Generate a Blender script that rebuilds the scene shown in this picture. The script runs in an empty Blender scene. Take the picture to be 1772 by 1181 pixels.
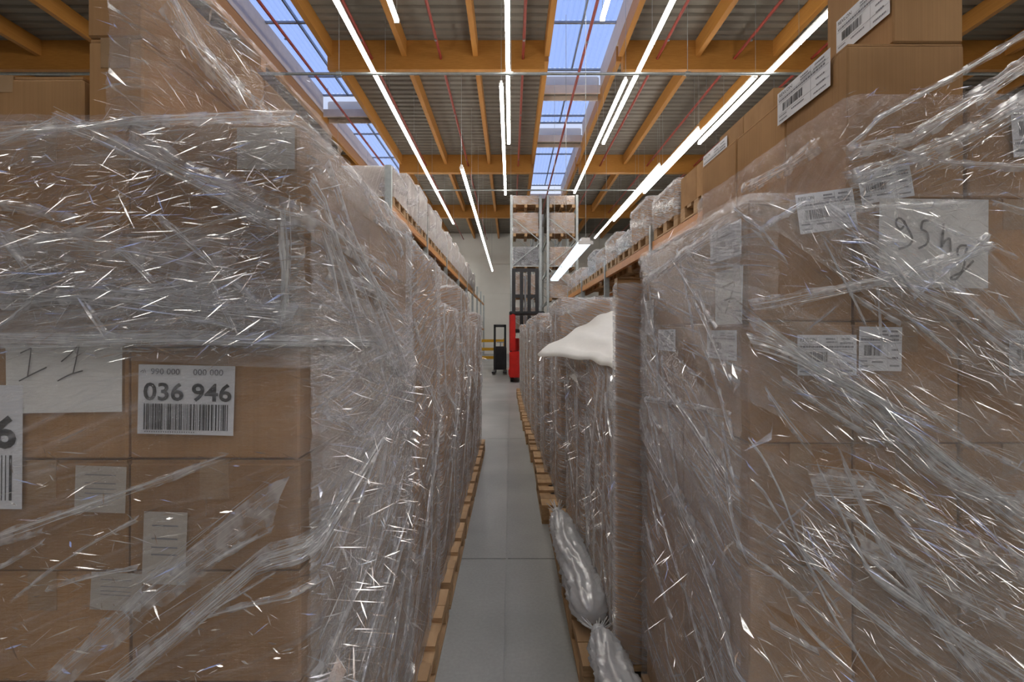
import bpy, bmesh, math, random
import numpy as np
from mathutils import Vector, Matrix

# ------------------------------------------------------------------ scene, camera, sky, exposure
S = bpy.context.scene
COL = S.collection
random.seed(11)
RS = np.random.RandomState(5)
R = math.radians
PI = math.pi
H = 1.54                      # eye height
F = 787.6                     # focal length in pixels (16 mm lens on 36 mm)
VX, VY = 884.0, 576.0         # vanishing point of the aisle in the photograph

cam = bpy.data.cameras.new('camera')
cam.lens = 16.0
cam.sensor_width = 36.0
cam.shift_x = (886.0 - VX) / 1772.0
cam.shift_y = -(590.5 - VY) / 1772.0
cam.clip_start = 0.02
cam.clip_end = 200
camo = bpy.data.objects.new('camera', cam)
COL.objects.link(camo)
camo.location = (0, 0, H)
camo.rotation_euler = (R(90), 0, 0)
S.camera = camo

S.view_settings.view_transform = 'Standard'
S.view_settings.look = 'None'
S.view_settings.gamma = 1
S.view_settings.use_curve_mapping = False
S.view_settings.exposure = 0.17
S.cycles.max_bounces = 6
S.cycles.transparent_max_bounces = 22
S.cycles.transmission_bounces = 6
S.cycles.sample_clamp_indirect = 6.0
LAMP = 21.0                  # strength of the strip light diffusers

world = bpy.data.worlds.new('sky')
S.world = world
world.use_nodes = True
wn, wl = world.node_tree.nodes, world.node_tree.links
wn.clear()
wo = wn.new('ShaderNodeOutputWorld')
wb = wn.new('ShaderNodeBackground')
wt = wn.new('ShaderNodeTexCoord')
wx = wn.new('ShaderNodeSeparateXYZ')
wr = wn.new('ShaderNodeValToRGB')
wr.color_ramp.elements[0].position = 0.0
wr.color_ramp.elements[0].color = (1.0, 1.0, 1.0, 1)
wr.color_ramp.elements[1].position = 0.75
wr.color_ramp.elements[1].color = (0.36, 0.52, 0.95, 1)
wl.new(wt.outputs['Generated'], wx.inputs[0])
wl.new(wx.outputs['Z'], wr.inputs[0])
wl.new(wr.outputs[0], wb.inputs[0])
wb.inputs[1].default_value = 1.1
wl.new(wb.outputs[0], wo.inputs[0])

# ------------------------------------------------------------------ materials
def mat(name):
    m = bpy.data.materials.new(name)
    m.use_nodes = True
    m.node_tree.nodes.clear()
    return m, m.node_tree.nodes, m.node_tree.links

def out(n, l, sock):
    o = n.new('ShaderNodeOutputMaterial')
    l.new(sock, o.inputs[0])

def ramp(n, pts):
    r = n.new('ShaderNodeValToRGB')
    e = r.color_ramp.elements
    while len(e) < len(pts):
        e.new(0.5)
    for i, (p, c) in enumerate(pts):
        e[i].position = p
        e[i].color = (c, c, c, 1) if not isinstance(c, tuple) else (*c, 1)
    return r

def noise(n, l, vec, scale, sc=None, detail=3, rot=None):
    t = n.new('ShaderNodeTexNoise')
    t.inputs['Scale'].default_value = scale
    t.inputs['Detail'].default_value = detail
    if sc or rot:
        mp = n.new('ShaderNodeMapping')
        if rot:
            a = n.new('ShaderNodeMapping')
            a.inputs['Rotation'].default_value = rot
            l.new(vec, a.inputs[0])
            vec = a.outputs[0]
        mp.inputs['Scale'].default_value = sc or (1, 1, 1)
        l.new(vec, mp.inputs[0])
        vec = mp.outputs[0]
    l.new(vec, t.inputs['Vector'])
    return t

def simple(name, c1, c2=None, rough=0.6, metal=0.0, scale=6, sc=None, bump=0.0, rnd=0.0, spec=0.4):
    m, n, l = mat(name)
    b = n.new('ShaderNodeBsdfPrincipled')
    b.inputs['Roughness'].default_value = rough
    b.inputs['Metallic'].default_value = metal
    b.inputs['Specular IOR Level'].default_value = spec
    c2 = c2 or tuple(x * 0.8 for x in c1)
    tc = n.new('ShaderNodeTexCoord')
    t = noise(n, l, tc.outputs['Object'], scale, sc, 4)
    rp = ramp(n, [(0.3, c2), (0.7, c1)])
    l.new(t.outputs[0], rp.inputs[0])
    col = rp.outputs[0]
    if rnd:
        oi = n.new('ShaderNodeObjectInfo')
        hs = n.new('ShaderNodeHueSaturation')
        mr = n.new('ShaderNodeMapRange')
        mr.inputs['To Min'].default_value = 1 - rnd
        mr.inputs['To Max'].default_value = 1 + rnd
        l.new(oi.outputs['Random'], mr.inputs[0])
        l.new(mr.outputs[0], hs.inputs['Value'])
        l.new(col, hs.inputs['Color'])
        col = hs.outputs[0]
    l.new(col, b.inputs['Base Color'])
    if bump:
        bp = n.new('ShaderNodeBump')
        bp.inputs['Strength'].default_value = bump
        bp.inputs['Distance'].default_value = 0.004
        l.new(t.outputs[0], bp.inputs['Height'])
        l.new(bp.outputs[0], b.inputs['Normal'])
    out(n, l, b.outputs[0])
    return m

def cardboard():
    m, n, l = mat('corrugated cardboard')
    b = n.new('ShaderNodeBsdfPrincipled')
    b.inputs['Roughness'].default_value = 0.75
    b.inputs['Specular IOR Level'].default_value = 0.2
    tc = n.new('ShaderNodeTexCoord')
    big = noise(n, l, tc.outputs['Object'], 5, None, 3)
    flute = noise(n, l, tc.outputs['Object'], 1, (260, 260, 3), 1)
    rp = ramp(n, [(0.3, (0.31, 0.172, 0.074)), (0.7, (0.42, 0.242, 0.110))])
    l.new(big.outputs[0], rp.inputs[0])
    mx = n.new('ShaderNodeMixRGB')
    mx.blend_type = 'MULTIPLY'
    mx.inputs[0].default_value = 1
    r2 = ramp(n, [(0.3, 0.90), (0.7, 1.0)])
    l.new(flute.outputs[0], r2.inputs[0])
    l.new(rp.outputs[0], mx.inputs[1])
    l.new(r2.outputs[0], mx.inputs[2])
    oi = n.new('ShaderNodeObjectInfo')
    mr = n.new('ShaderNodeMapRange')
    mr.inputs['To Min'].default_value = 0.80
    mr.inputs['To Max'].default_value = 1.16
    l.new(oi.outputs['Random'], mr.inputs[0])
    hs = n.new('ShaderNodeHueSaturation')
    l.new(mr.outputs[0], hs.inputs['Value'])
    l.new(mx.outputs[0], hs.inputs['Color'])
    l.new(hs.outputs[0], b.inputs['Base Color'])
    bp = n.new('ShaderNodeBump')
    bp.inputs['Strength'].default_value = 0.15
    bp.inputs['Distance'].default_value = 0.001
    l.new(flute.outputs[0], bp.inputs['Height'])
    l.new(bp.outputs[0], b.inputs['Normal'])
    out(n, l, b.outputs[0])
    return m

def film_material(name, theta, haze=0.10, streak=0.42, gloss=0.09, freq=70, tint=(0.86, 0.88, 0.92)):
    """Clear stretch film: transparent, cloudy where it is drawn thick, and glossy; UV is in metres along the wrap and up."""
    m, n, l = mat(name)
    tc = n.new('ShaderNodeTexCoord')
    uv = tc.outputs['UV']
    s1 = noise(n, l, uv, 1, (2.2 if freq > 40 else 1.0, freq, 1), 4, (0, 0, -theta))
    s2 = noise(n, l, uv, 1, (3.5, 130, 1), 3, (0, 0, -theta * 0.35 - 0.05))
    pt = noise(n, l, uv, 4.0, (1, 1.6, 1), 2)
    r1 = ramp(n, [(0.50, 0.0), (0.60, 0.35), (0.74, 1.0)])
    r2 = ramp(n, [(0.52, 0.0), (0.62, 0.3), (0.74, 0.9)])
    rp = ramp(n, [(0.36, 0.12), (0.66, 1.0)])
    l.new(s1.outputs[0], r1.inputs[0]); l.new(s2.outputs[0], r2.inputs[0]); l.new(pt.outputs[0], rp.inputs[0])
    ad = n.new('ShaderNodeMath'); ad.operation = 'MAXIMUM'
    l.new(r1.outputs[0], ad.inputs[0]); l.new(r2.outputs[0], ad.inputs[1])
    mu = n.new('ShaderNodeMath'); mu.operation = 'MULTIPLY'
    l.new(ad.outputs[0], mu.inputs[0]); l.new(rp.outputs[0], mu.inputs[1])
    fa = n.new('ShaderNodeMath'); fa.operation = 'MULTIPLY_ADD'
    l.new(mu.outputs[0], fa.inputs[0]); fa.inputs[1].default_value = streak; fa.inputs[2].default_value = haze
    # fine creases
    c1 = noise(n, l, uv, 1, (9, 240, 1), 3, (0, 0, -theta))
    c2 = noise(n, l, uv, 1, (11, 260, 1), 2, (0, 0, theta * 0.8 - 0.3))
    sm = n.new('ShaderNodeMath'); sm.operation = 'ADD'
    l.new(c1.outputs[0], sm.inputs[0]); l.new(c2.outputs[0], sm.inputs[1])
    bp = n.new('ShaderNodeBump'); bp.inputs['Strength'].default_value = 0.9; bp.inputs['Distance'].default_value = 0.008
    l.new(sm.outputs[0], bp.inputs['Height'])
    d = n.new('ShaderNodeBsdfDiffuse'); d.inputs[0].default_value = (*tint, 1)
    t = n.new('ShaderNodeBsdfTranslucent'); t.inputs[0].default_value = (*tint, 1)
    dt = n.new('ShaderNodeMixShader'); dt.inputs[0].default_value = 0.4
    l.new(d.outputs[0], dt.inputs[1]); l.new(t.outputs[0], dt.inputs[2])
    tr = n.new('ShaderNodeBsdfTransparent'); tr.inputs[0].default_value = (0.97, 0.97, 0.97, 1)
    m1 = n.new('ShaderNodeMixShader')
    l.new(fa.outputs[0], m1.inputs[0]); l.new(tr.outputs[0], m1.inputs[1]); l.new(dt.outputs[0], m1.inputs[2])
    g = n.new('ShaderNodeBsdfGlossy'); g.inputs['Roughness'].default_value = 0.10
    g.inputs[0].default_value = (1, 1, 1, 1)
    l.new(bp.outputs[0], g.inputs['Normal'])
    lw = n.new('ShaderNodeLayerWeight'); lw.inputs[0].default_value = 0.25
    gf = n.new('ShaderNodeMath'); gf.operation = 'MULTIPLY_ADD'
    l.new(lw.outputs['Facing'], gf.inputs[0]); gf.inputs[1].default_value = 0.10; gf.inputs[2].default_value = gloss
    gf.use_clamp = True
    m2 = n.new('ShaderNodeMixShader')
    l.new(gf.outputs[0], m2.inputs[0]); l.new(m1.outputs[0], m2.inputs[1]); l.new(g.outputs[0], m2.inputs[2])
    out(n, l, m2.outputs[0])
    return m

def gathered_film(name, clear=0.45, gloss=0.45, col=(0.92, 0.94, 0.98), rough=0.12):
    """Film gathered into folds: whiter and shinier than a single sheet."""
    m, n, l = mat(name)
    tr = n.new('ShaderNodeBsdfTransparent')
    d = n.new('ShaderNodeBsdfDiffuse'); d.inputs[0].default_value = (*col, 1)
    t = n.new('ShaderNodeBsdfTranslucent'); t.inputs[0].default_value = (*col, 1)
    dt = n.new('ShaderNodeMixShader'); dt.inputs[0].default_value = 0.5
    l.new(d.outputs[0], dt.inputs[1]); l.new(t.outputs[0], dt.inputs[2])
    g = n.new('ShaderNodeBsdfGlossy'); g.inputs['Roughness'].default_value = rough
    m1 = n.new('ShaderNodeMixShader'); m1.inputs[0].default_value = gloss
    l.new(dt.outputs[0], m1.inputs[1]); l.new(g.outputs[0], m1.inputs[2])
    m2 = n.new('ShaderNodeMixShader')
    tc = n.new('ShaderNodeTexCoord')
    ns = noise(n, l, tc.outputs['Object'], 30, (1, 1, 1), 2)
    rp = ramp(n, [(0.35, clear * 1.25), (0.65, clear * 0.6)])
    l.new(ns.outputs[0], rp.inputs[0]); l.new(rp.outputs[0], m2.inputs[0])
    l.new(m1.outputs[0], m2.inputs[1]); l.new(tr.outputs[0], m2.inputs[2])
    out(n, l, m2.outputs[0])
    return m

def emitter(name, col, k):
    m, n, l = mat(name)
    e = n.new('ShaderNodeEmission')
    e.inputs[0].default_value = (*col, 1)
    e.inputs[1].default_value = k
    out(n, l, e.outputs[0])
    return m

def polycarbonate(name, clear, col):
    m, n, l = mat(name)
    tr = n.new('ShaderNodeBsdfTransparent'); tr.inputs[0].default_value = (*col, 1)
    t = n.new('ShaderNodeBsdfTranslucent'); t.inputs[0].default_value = (*col, 1)
    g = n.new('ShaderNodeBsdfGlossy'); g.inputs['Roughness'].default_value = 0.3
    m1 = n.new('ShaderNodeMixShader'); m1.inputs[0].default_value = clear
    l.new(t.outputs[0], m1.inputs[1]); l.new(tr.outputs[0], m1.inputs[2])
    m2 = n.new('ShaderNodeMixShader'); m2.inputs[0].default_value = 0.06
    l.new(m1.outputs[0], m2.inputs[1]); l.new(g.outputs[0], m2.inputs[2])
    out(n, l, m2.outputs[0])
    return m

M = {}
M['card'] = cardboard()
M['tape'] = simple('packing tape', (0.36, 0.24, 0.14), (0.31, 0.2, 0.11), 0.25, scale=20)
M['paper'] = simple('paper sheet', (0.74, 0.73, 0.70), (0.68, 0.67, 0.65), 0.8, scale=12)
M['label'] = simple('label paper', (0.70, 0.71, 0.74), (0.66, 0.67, 0.70), 0.5, scale=15)
M['ink'] = simple('black print', (0.035, 0.033, 0.035), (0.03, 0.03, 0.03), 0.6)
M['pen'] = simple('marker pen', (0.10, 0.09, 0.085), (0.07, 0.06, 0.06), 0.6)
M['greyink'] = simple('grey print', (0.22, 0.22, 0.24), (0.18, 0.18, 0.2), 0.6)
M['wood'] = simple('pallet wood', (0.50, 0.33, 0.18), (0.36, 0.22, 0.11), 0.75, scale=4, sc=(6, 1, 20), bump=0.2, rnd=0.15)
M['timber'] = simple('glued timber', (0.44, 0.200, 0.042), (0.37, 0.160, 0.030), 0.55, scale=3, sc=(2, 0.4, 18), rnd=0.06)
M['deck'] = simple('roof sheet', (0.205, 0.185, 0.152), (0.18, 0.16, 0.132), 0.55, 0.0, scale=1.5)
M['white'] = simple('white paint', (0.78, 0.77, 0.75), (0.72, 0.71, 0.70), 0.5)
M['kerbpaint'] = simple('pale kerb paint', (0.66, 0.55, 0.46), (0.60, 0.50, 0.42), 0.6)
M['alu'] = simple('grey aluminium', (0.34, 0.35, 0.37), (0.28, 0.29, 0.31), 0.4, 0.6)
M['redpipe'] = simple('red pipe paint', (0.30, 0.045, 0.03), (0.24, 0.035, 0.025), 0.4)
M['galv'] = simple('galvanised steel', (0.42, 0.45, 0.45), (0.33, 0.36, 0.36), 0.45, 0.5, scale=14)
M['orange'] = simple('orange beam paint', (0.62, 0.27, 0.07), (0.52, 0.22, 0.05), 0.45)
M['wall'] = simple('wall panel', (0.80, 0.79, 0.75), (0.75, 0.74, 0.70), 0.7, scale=1)
M['red'] = simple('red truck paint', (0.62, 0.02, 0.015), (0.5, 0.015, 0.01), 0.3)
M['black'] = simple('black steel', (0.03, 0.03, 0.033), (0.02, 0.02, 0.022), 0.4)
M['darkfilm'] = simple('black stretch film', (0.05, 0.05, 0.06), (0.025, 0.025, 0.03), 0.2, bump=0.5, scale=18)
M['yellow'] = simple('yellow barrier paint', (0.75, 0.42, 0.03), (0.65, 0.36, 0.02), 0.4)
M['rubber'] = simple('tyre rubber', (0.03, 0.03, 0.03), (0.02, 0.02, 0.02), 0.8)
M['lamp'] = emitter('lit diffuser', (1.0, 0.965, 0.91), LAMP)
M['blueglow'] = emitter('made-up bluish glow', (0.66, 0.83, 1.0), 2.2)  # glow made up for a bluish streak, no known lamp
M['poly'] = polycarbonate('skylight polycarbonate', 0.42, (0.62, 0.72, 0.93))
M['clearpane'] = polycarbonate('added clear end pane', 0.85, (1, 1, 1))
M['film_left'] = film_material('stretch film left row', R(24), 0.05, 0.42)
M['film_right'] = film_material('stretch film right row', R(-40), 0.05, 0.42)
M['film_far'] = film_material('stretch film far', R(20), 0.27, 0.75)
M['band'] = film_material('stretch film overlap', R(8), 0.05, 0.70)
M['band2'] = film_material('stretch film diagonal overlap', R(32), 0.06, 0.75)
M['band3'] = film_material('stretch film overlap falling to the outside', R(32), 0.02, 0.55, freq=26)
M['dimpaper'] = simple('dull paper', (0.46, 0.42, 0.37), (0.42, 0.38, 0.33), 0.8, scale=12)
M['fold'] = gathered_film('gathered film', 0.40, 0.44, (0.95, 0.96, 0.98), rough=0.12)
M['ribbon'] = gathered_film('drawn film beside a fold', 0.72, 0.30, rough=0.12)
M['haze'] = film_material('stretch film tight side turns', R(14), 0.10, 0.85, 0.09, 95)
M['haze2'] = film_material('stretch film tight side turns other way', R(-16), 0.10, 0.85, 0.09, 95)
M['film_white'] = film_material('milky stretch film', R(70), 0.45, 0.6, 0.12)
M['crease'] = gathered_film('film creases', 0.42, 0.88, (0.97, 0.98, 1.0), rough=0.12)
M['bag'] = gathered_film('cloudy film bag', 0.10, 0.24, (0.84, 0.86, 0.90), 0.2)
M['sheet'] = gathered_film('white foam sheet', 0.04, 0.12, (0.93, 0.92, 0.88), 0.4)

def concrete():
    m, n, l = mat('polished concrete')
    b = n.new('ShaderNodeBsdfPrincipled')
    tc = n.new('ShaderNodeTexCoord')
    a = noise(n, l, tc.outputs['Object'], 0.9, None, 5)
    c = noise(n, l, tc.outputs['Object'], 60, None, 2)
    rp = ramp(n, [(0.35, (0.25, 0.255, 0.245)), (0.7, (0.37, 0.37, 0.355))])
    l.new(a.outputs[0], rp.inputs[0])
    r2 = ramp(n, [(0.3, 0.9), (0.7, 1.0)])
    l.new(c.outputs[0], r2.inputs[0])
    mx = n.new('ShaderNodeMixRGB'); mx.blend_type = 'MULTIPLY'; mx.inputs[0].default_value = 1
    l.new(rp.outputs[0], mx.inputs[1]); l.new(r2.outputs[0], mx.inputs[2])
    l.new(mx.outputs[0], b.inputs['Base Color'])
    b.inputs['Roughness'].default_value = 0.42
    b.inputs['Specular IOR Level'].default_value = 0.4
    out(n, l, b.outputs[0])
    return m
M['floor'] = concrete()

# ------------------------------------------------------------------ mesh helpers
class MB:
    def __init__(self):
        self.v, self.f = [], []
    def add(self, vs, fs):
        o = len(self.v)
        self.v += [tuple(p) for p in vs]
        self.f += [tuple(i + o for i in q) for q in fs]
        return self
    def box(self, x0, x1, y0, y1, z0, z1):
        return self.add([(x0, y0, z0), (x1, y0, z0), (x1, y1, z0), (x0, y1, z0), (x0, y0, z1), (x1, y0, z1), (x1, y1, z1), (x0, y1, z1)],
                        [(0, 3, 2, 1), (4, 5, 6, 7), (0, 1, 5, 4), (1, 2, 6, 5), (2, 3, 7, 6), (3, 0, 4, 7)])
    def tube(self, pts, r, n=6, cap=True):
        pts = [Vector(p) for p in pts]
        rs = r if isinstance(r, (list, tuple)) else [r] * len(pts)
        rings = []
        for i, p in enumerate(pts):
            d = (pts[min(i + 1, len(pts) - 1)] - pts[max(i - 1, 0)])
            d = d.normalized() if d.length > 1e-9 else Vector((0, 0, 1))
            a = Vector((0, 0, 1)) if abs(d.z) < 0.9 else Vector((1, 0, 0))
            u = d.cross(a).normalized()
            w = d.cross(u)
            rings.append([p + (u * math.cos(2 * PI * k / n) + w * math.sin(2 * PI * k / n)) * rs[i] for k in range(n)])
        fs = []
        for i in range(len(pts) - 1):
            for k in range(n):
                fs.append((i * n + k, i * n + (k + 1) % n, (i + 1) * n + (k + 1) % n, (i + 1) * n + k))
        if cap:
            fs.append(tuple(range(n))[::-1])
            fs.append(tuple((len(pts) - 1) * n + k for k in range(n)))
        return self.add([p for rg in rings for p in rg], fs)
    def bar(self, a, b, w, h):
        """a rectangular bar from a to b"""
        a, b = Vector(a), Vector(b)
        d = (b - a).normalized()
        up = Vector((0, 0, 1)) if abs(d.z) < 0.95 else Vector((0, 1, 0))
        u = d.cross(up).normalized() * w / 2
        v = u.cross(d).normalized() * h / 2
        c = [a - u - v, a + u - v, a + u + v, a - u + v, b - u - v, b + u - v, b + u + v, b - u + v]
        return self.add(c, [(0, 3, 2, 1), (4, 5, 6, 7), (0, 1, 5, 4), (1, 2, 6, 5), (2, 3, 7, 6), (3, 0, 4, 7)])
    def mesh(self, name, m, smooth=False):
        me = bpy.data.meshes.new(name)
        me.from_pydata(self.v, [], self.f)
        me.materials.append(m)
        if smooth:
            me.polygons.foreach_set('use_smooth', [True] * len(me.polygons))
        me.update()
        return me
    def build(self, name, m, parent=None, smooth=False, **kw):
        return link(name, self.mesh(name, m, smooth), parent, **kw)

def link(name, me, parent=None, loc=None, rz=0.0, basis=None):
    o = bpy.data.objects.new(name, me)
    COL.objects.link(o)
    if parent:
        o.parent = parent
    if basis is not None:
        o.matrix_basis = basis
    else:
        if loc:
            o.location = loc
        if rz:
            o.rotation_euler = (0, 0, rz)
    return o

def tag(o, label=None, cat=None, group=None, kind=None):
    if label: o['label'] = label
    if cat: o['category'] = cat
    if group: o['group'] = group
    if kind: o['kind'] = kind
    return o

def empty(name, loc=(0, 0, 0), rz=0.0):
    return link(name, None, None, loc, rz)

def world_basis(o):
    m = o.matrix_basis.copy()
    p = o.parent
    while p:
        m = p.matrix_basis @ m
        p = p.parent
    return m

def child(name, me, parent, wm):
    """link me under parent so that its world matrix is wm"""
    return link(name, me, parent, basis=world_basis(parent).inverted() @ wm)

def dup(o, parent=None, loc=None):
    c = o.copy()
    COL.objects.link(c)
    c.parent = parent
    if loc: c.location = loc
    for k in o.children:
        dup(k, c)
    return c

def bevelled(w, d, h, bev, seg=1):
    bm = bmesh.new()
    bmesh.ops.create_cube(bm, size=1)
    bmesh.ops.scale(bm, vec=(w, d, h), verts=bm.verts)
    bmesh.ops.bevel(bm, geom=list(bm.edges), offset=bev, segments=seg, affect='EDGES')
    return bm

# ------------------------------------------------------------------ the hall: floor, walls, roof, skylights
XW, Y0, Y1 = 15.0, -17.0, 33.0
ZC = H + 7.2
fl = MB().box(-XW, XW, Y0, Y1, -0.3, -0.012).build('floor', M['floor'])
tag(fl, kind='structure')
ycuts = [Y0, -13.5, -10.0, -6.5, -3.2, 0.2, 3.1, 6.6, 10.2, 13.8, 17.4, 21.0, 24.6, 28.2, Y1]
for xa, xb in ((-XW, -0.034), (-0.020, XW)):
    for ya, yb in zip(ycuts, ycuts[1:]):
        MB().box(xa, xb, ya + 0.004, yb - 0.004, -0.012, 0.0).build('floor_slab', M['floor'], fl)

def wall(name, x0, x1, y0, y1):
    w = empty(name)
    tag(w, kind='structure')
    MB().box(x0, x1, y0, y1, 0, ZC + 0.2).build('wall_core', M['wall'], w)
    return w
wb_ = wall('wall_back', -XW, XW, Y1, Y1 + 0.2)
for k in range(14):                                   # sandwich panels of the end wall
    for j in range(4):
        xa = -XW + 2.1428 * k
        MB().box(xa + 0.01, xa + 2.132, Y1 - 0.04, Y1 - 0.001, 0.01 + 2.17 * j, 2.17 * (j + 1)).build('wall_panel', M['wall'], wb_)
wall('wall_left', -XW - 0.2, -XW, Y0, Y1)
wall('wall_right', XW, XW + 0.2, Y0, Y1)
wall('wall_front', -XW, XW, Y0 - 0.2, Y0)

PUR = [-13.4, -11.6, -9.8, -8.0, -6.2, -4.45, -2.62, -0.87, 0.89, 2.70, 4.6, 6.5, 8.4, 10.3, 12.2, 14.0]
BEAMS = [-10.3, -3.1, 4.1, 11.3, 18.5, 25.7]
ceil = empty('ceiling', (0, 0, 0))
tag(ceil, kind='structure')
def roof_sheet(x0, x1, y0, y1):
    """trapezoid-ribbed steel deck, ribs across the hall"""
    mb = MB()
    y = y0
    prof = []
    p = 0.25
    while y < y1 - 1e-6:
        for dy, dz in ((0, 0), (0.13, 0), (0.16, 0.05), (0.22, 0.05)):
            if y + dy < y1:
                prof.append((y + dy, dz))
        y += p
    prof.append((y1, 0))
    vs = [(x, yy, ZC + z) for yy, z in prof for x in (x0, x1)]
    mb.add(vs, [(2 * i, 2 * i + 1, 2 * i + 3, 2 * i + 2) for i in range(len(prof) - 1)])
    return mb.build('roof_sheet', M['deck'], ceil)
SKY = [(-6.2, -4.45, [(-15.0, 14.9), (15.4, 25.0)]), (0.89, 2.70, [(-15.0, 13.45), (13.9, 16.85), (17.4, 24.0)])]
xs = [-XW] + [p for p in PUR] + [XW]
for xa, xb in zip(xs, xs[1:]):
    holes = [h for a, b, h in SKY if abs(a - xa) < 0.01]
    if not holes:
        for ya, yb in zip([Y0] + BEAMS, BEAMS + [Y1]):
            roof_sheet(xa, xb, ya, yb)
    else:
        y = Y0
        for ha, hb in holes[0]:
            roof_sheet(xa, xb, y, ha)
            y = hb
        roof_sheet(xa, xb, y, Y1)
for p in PUR:
    for ya, yb in zip([Y0] + BEAMS, BEAMS + [Y1]):
        MB().box(p - 0.06, p + 0.06, ya + 0.1, yb - 0.1, ZC - 0.40, ZC - 0.005).build('purlin', M['timber'], ceil)
for b in BEAMS:
    for xa, xb in ((-XW, -6.14), (-4.51, 0.83), (2.76, XW)):      # the beams are trimmed at the skylight bays
        MB().box(xa, xb, b - 0.11, b + 0.11, ZC - 0.72, ZC - 0.004).build('glulam_beam', M['timber'], ceil)

kw = 1
for xa, xb, holes in SKY:
    for ya, yb in holes:
        w = tag(empty('window_%d' % kw), kind='structure')
        kw += 1
        zt = ZC + 0.6
        xa_, xb_ = xa + 0.06, xb - 0.06
        MB().box(xa_ - 0.05, xa_, ya, yb, ZC - 0.02, zt).box(xb_, xb_ + 0.05, ya, yb, ZC - 0.02, zt).build('side_kerb', M['kerbpaint'], w)
        MB().box(xa_, xb_, yb, yb + 0.05, ZC - 0.12, ZC + 0.12).box(xa_, xb_, ya - 0.05, ya, ZC - 0.12, zt).build('end_kerb', M['kerbpaint'], w)
        MB().box(xa_, xb_, yb + 0.01, yb + 0.03, ZC + 0.12, zt - 0.02).build('added_end_pane', M['clearpane'], w)  # clear pane put in for the kerb end so it shows white sky
        # ribbed top panes, ribs along the hall
        y = ya
        while y < yb - 0.05:
            y2 = min(y + 2.4, yb)
            mb = MB()
            n = 24
            prof = [(xa_ + (xb_ - xa_) * i / n, zt + (0.035 if i % 2 else 0.0)) for i in range(n + 1)]
            mb.add([(px, yy, pz) for px, pz in prof for yy in (y + 0.01, y2 - 0.01)],
                   [(2 * i, 2 * i + 1, 2 * i + 3, 2 * i + 2) for i in range(n)])
            mb.build('pane', M['poly'], w)
            MB().box(xa_, xb_, y2 - 0.03, y2 + 0.03, zt - 0.05, zt + 0.0).build('glazing_bar', M['alu'], w)
            y = y2
        for k in range(1, 2):
            MB().box((xa_ + xb_) / 2 - 0.02, (xa_ + xb_) / 2 + 0.02, ya, yb, zt - 0.06, zt + 0.02).build('glazing_bar', M['alu'], w)

# sprinkler pipes and conduits under the roof
for x, z, lab in ((-3.42, ZC - 0.45, 'long thin red sprinkler pipe beside the paired strip lights, under the roof'),
                  (-1.72, ZC - 0.45, 'thin red sprinkler pipe under the roof sheets midway between two purlins'),
                  (0.30, ZC - 0.45, 'thin red sprinkler pipe above the central strip light'),
                  (1.75, ZC - 0.50, 'dark red sprinkler pipe running down the middle of the wider skylight'),
                  (3.6, ZC - 0.45, 'thin red sprinkler pipe in the first roof bay outside the wider skylight'),
                  (5.5, ZC - 0.45, 'thin red sprinkler pipe in the second roof bay outside the wider skylight'),
                  (-5.15, ZC - 0.42, 'dark red sprinkler pipe running down the middle of the skylight over the 036 946 load'),
                  (7.4, ZC - 0.45, 'thin red sprinkler pipe in the outermost visible roof bay over the 95 kg load'),
                  (-7.1, ZC - 0.45, 'thin red sprinkler pipe beyond the skylight over the 036 946 load')):
    o = empty('sprinkler_pipe', (x, 0, z))
    MB().tube([(0, Y0, 0), (0, Y1 - 0.1, 0)], 0.035, 8).build('pipe', M['redpipe'], o, True)
    for yy in np.arange(-8.8, 30, 3.6):
        MB().tube([(0, yy, 0), (0, yy, 0.44 if x not in (1.75, -5.15) else 0.1)], 0.008, 5).build('hanger', M['alu'], o)
        MB().tube([(0, yy + 1.2, -0.03), (0, yy + 1.2, -0.07)], 0.014, 6).tube([(0, yy + 1.2, -0.07), (0, yy + 1.2, -0.075)], 0.03, 8).build('sprinkler_head', M['alu'], o)
    tag(o, lab, 'pipe', 'sprinkler pipes')
for y, z, lab in ((9.4, H + 5.35, 'thin grey conduit crossing the hall in front of the nearer timber beam'),
                  (17.4, H + 5.45, 'thin grey conduit crossing the hall in front of the farther timber beam')):
    o = empty('conduit', (0, y, z))
    MB().tube([(-12, 0, 0), (12, 0, 0)], 0.03, 8).build('pipe', M['galv'], o, True)
    for xx in (-10.7, -7.1, -3.55, 0.0, 3.65, 7.45, 11.2):
        MB().tube([(xx, 0, 0), (xx, 0, ZC - z)], 0.006, 5).build('hanger_rod', M['galv'], o)
        MB().tube([(xx - 0.05, 0, 0), (xx + 0.05, 0, 0)], 0.045, 8).build('coupling', M['galv'], o)
    tag(o, lab, 'conduit', 'conduits across the hall')

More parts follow.
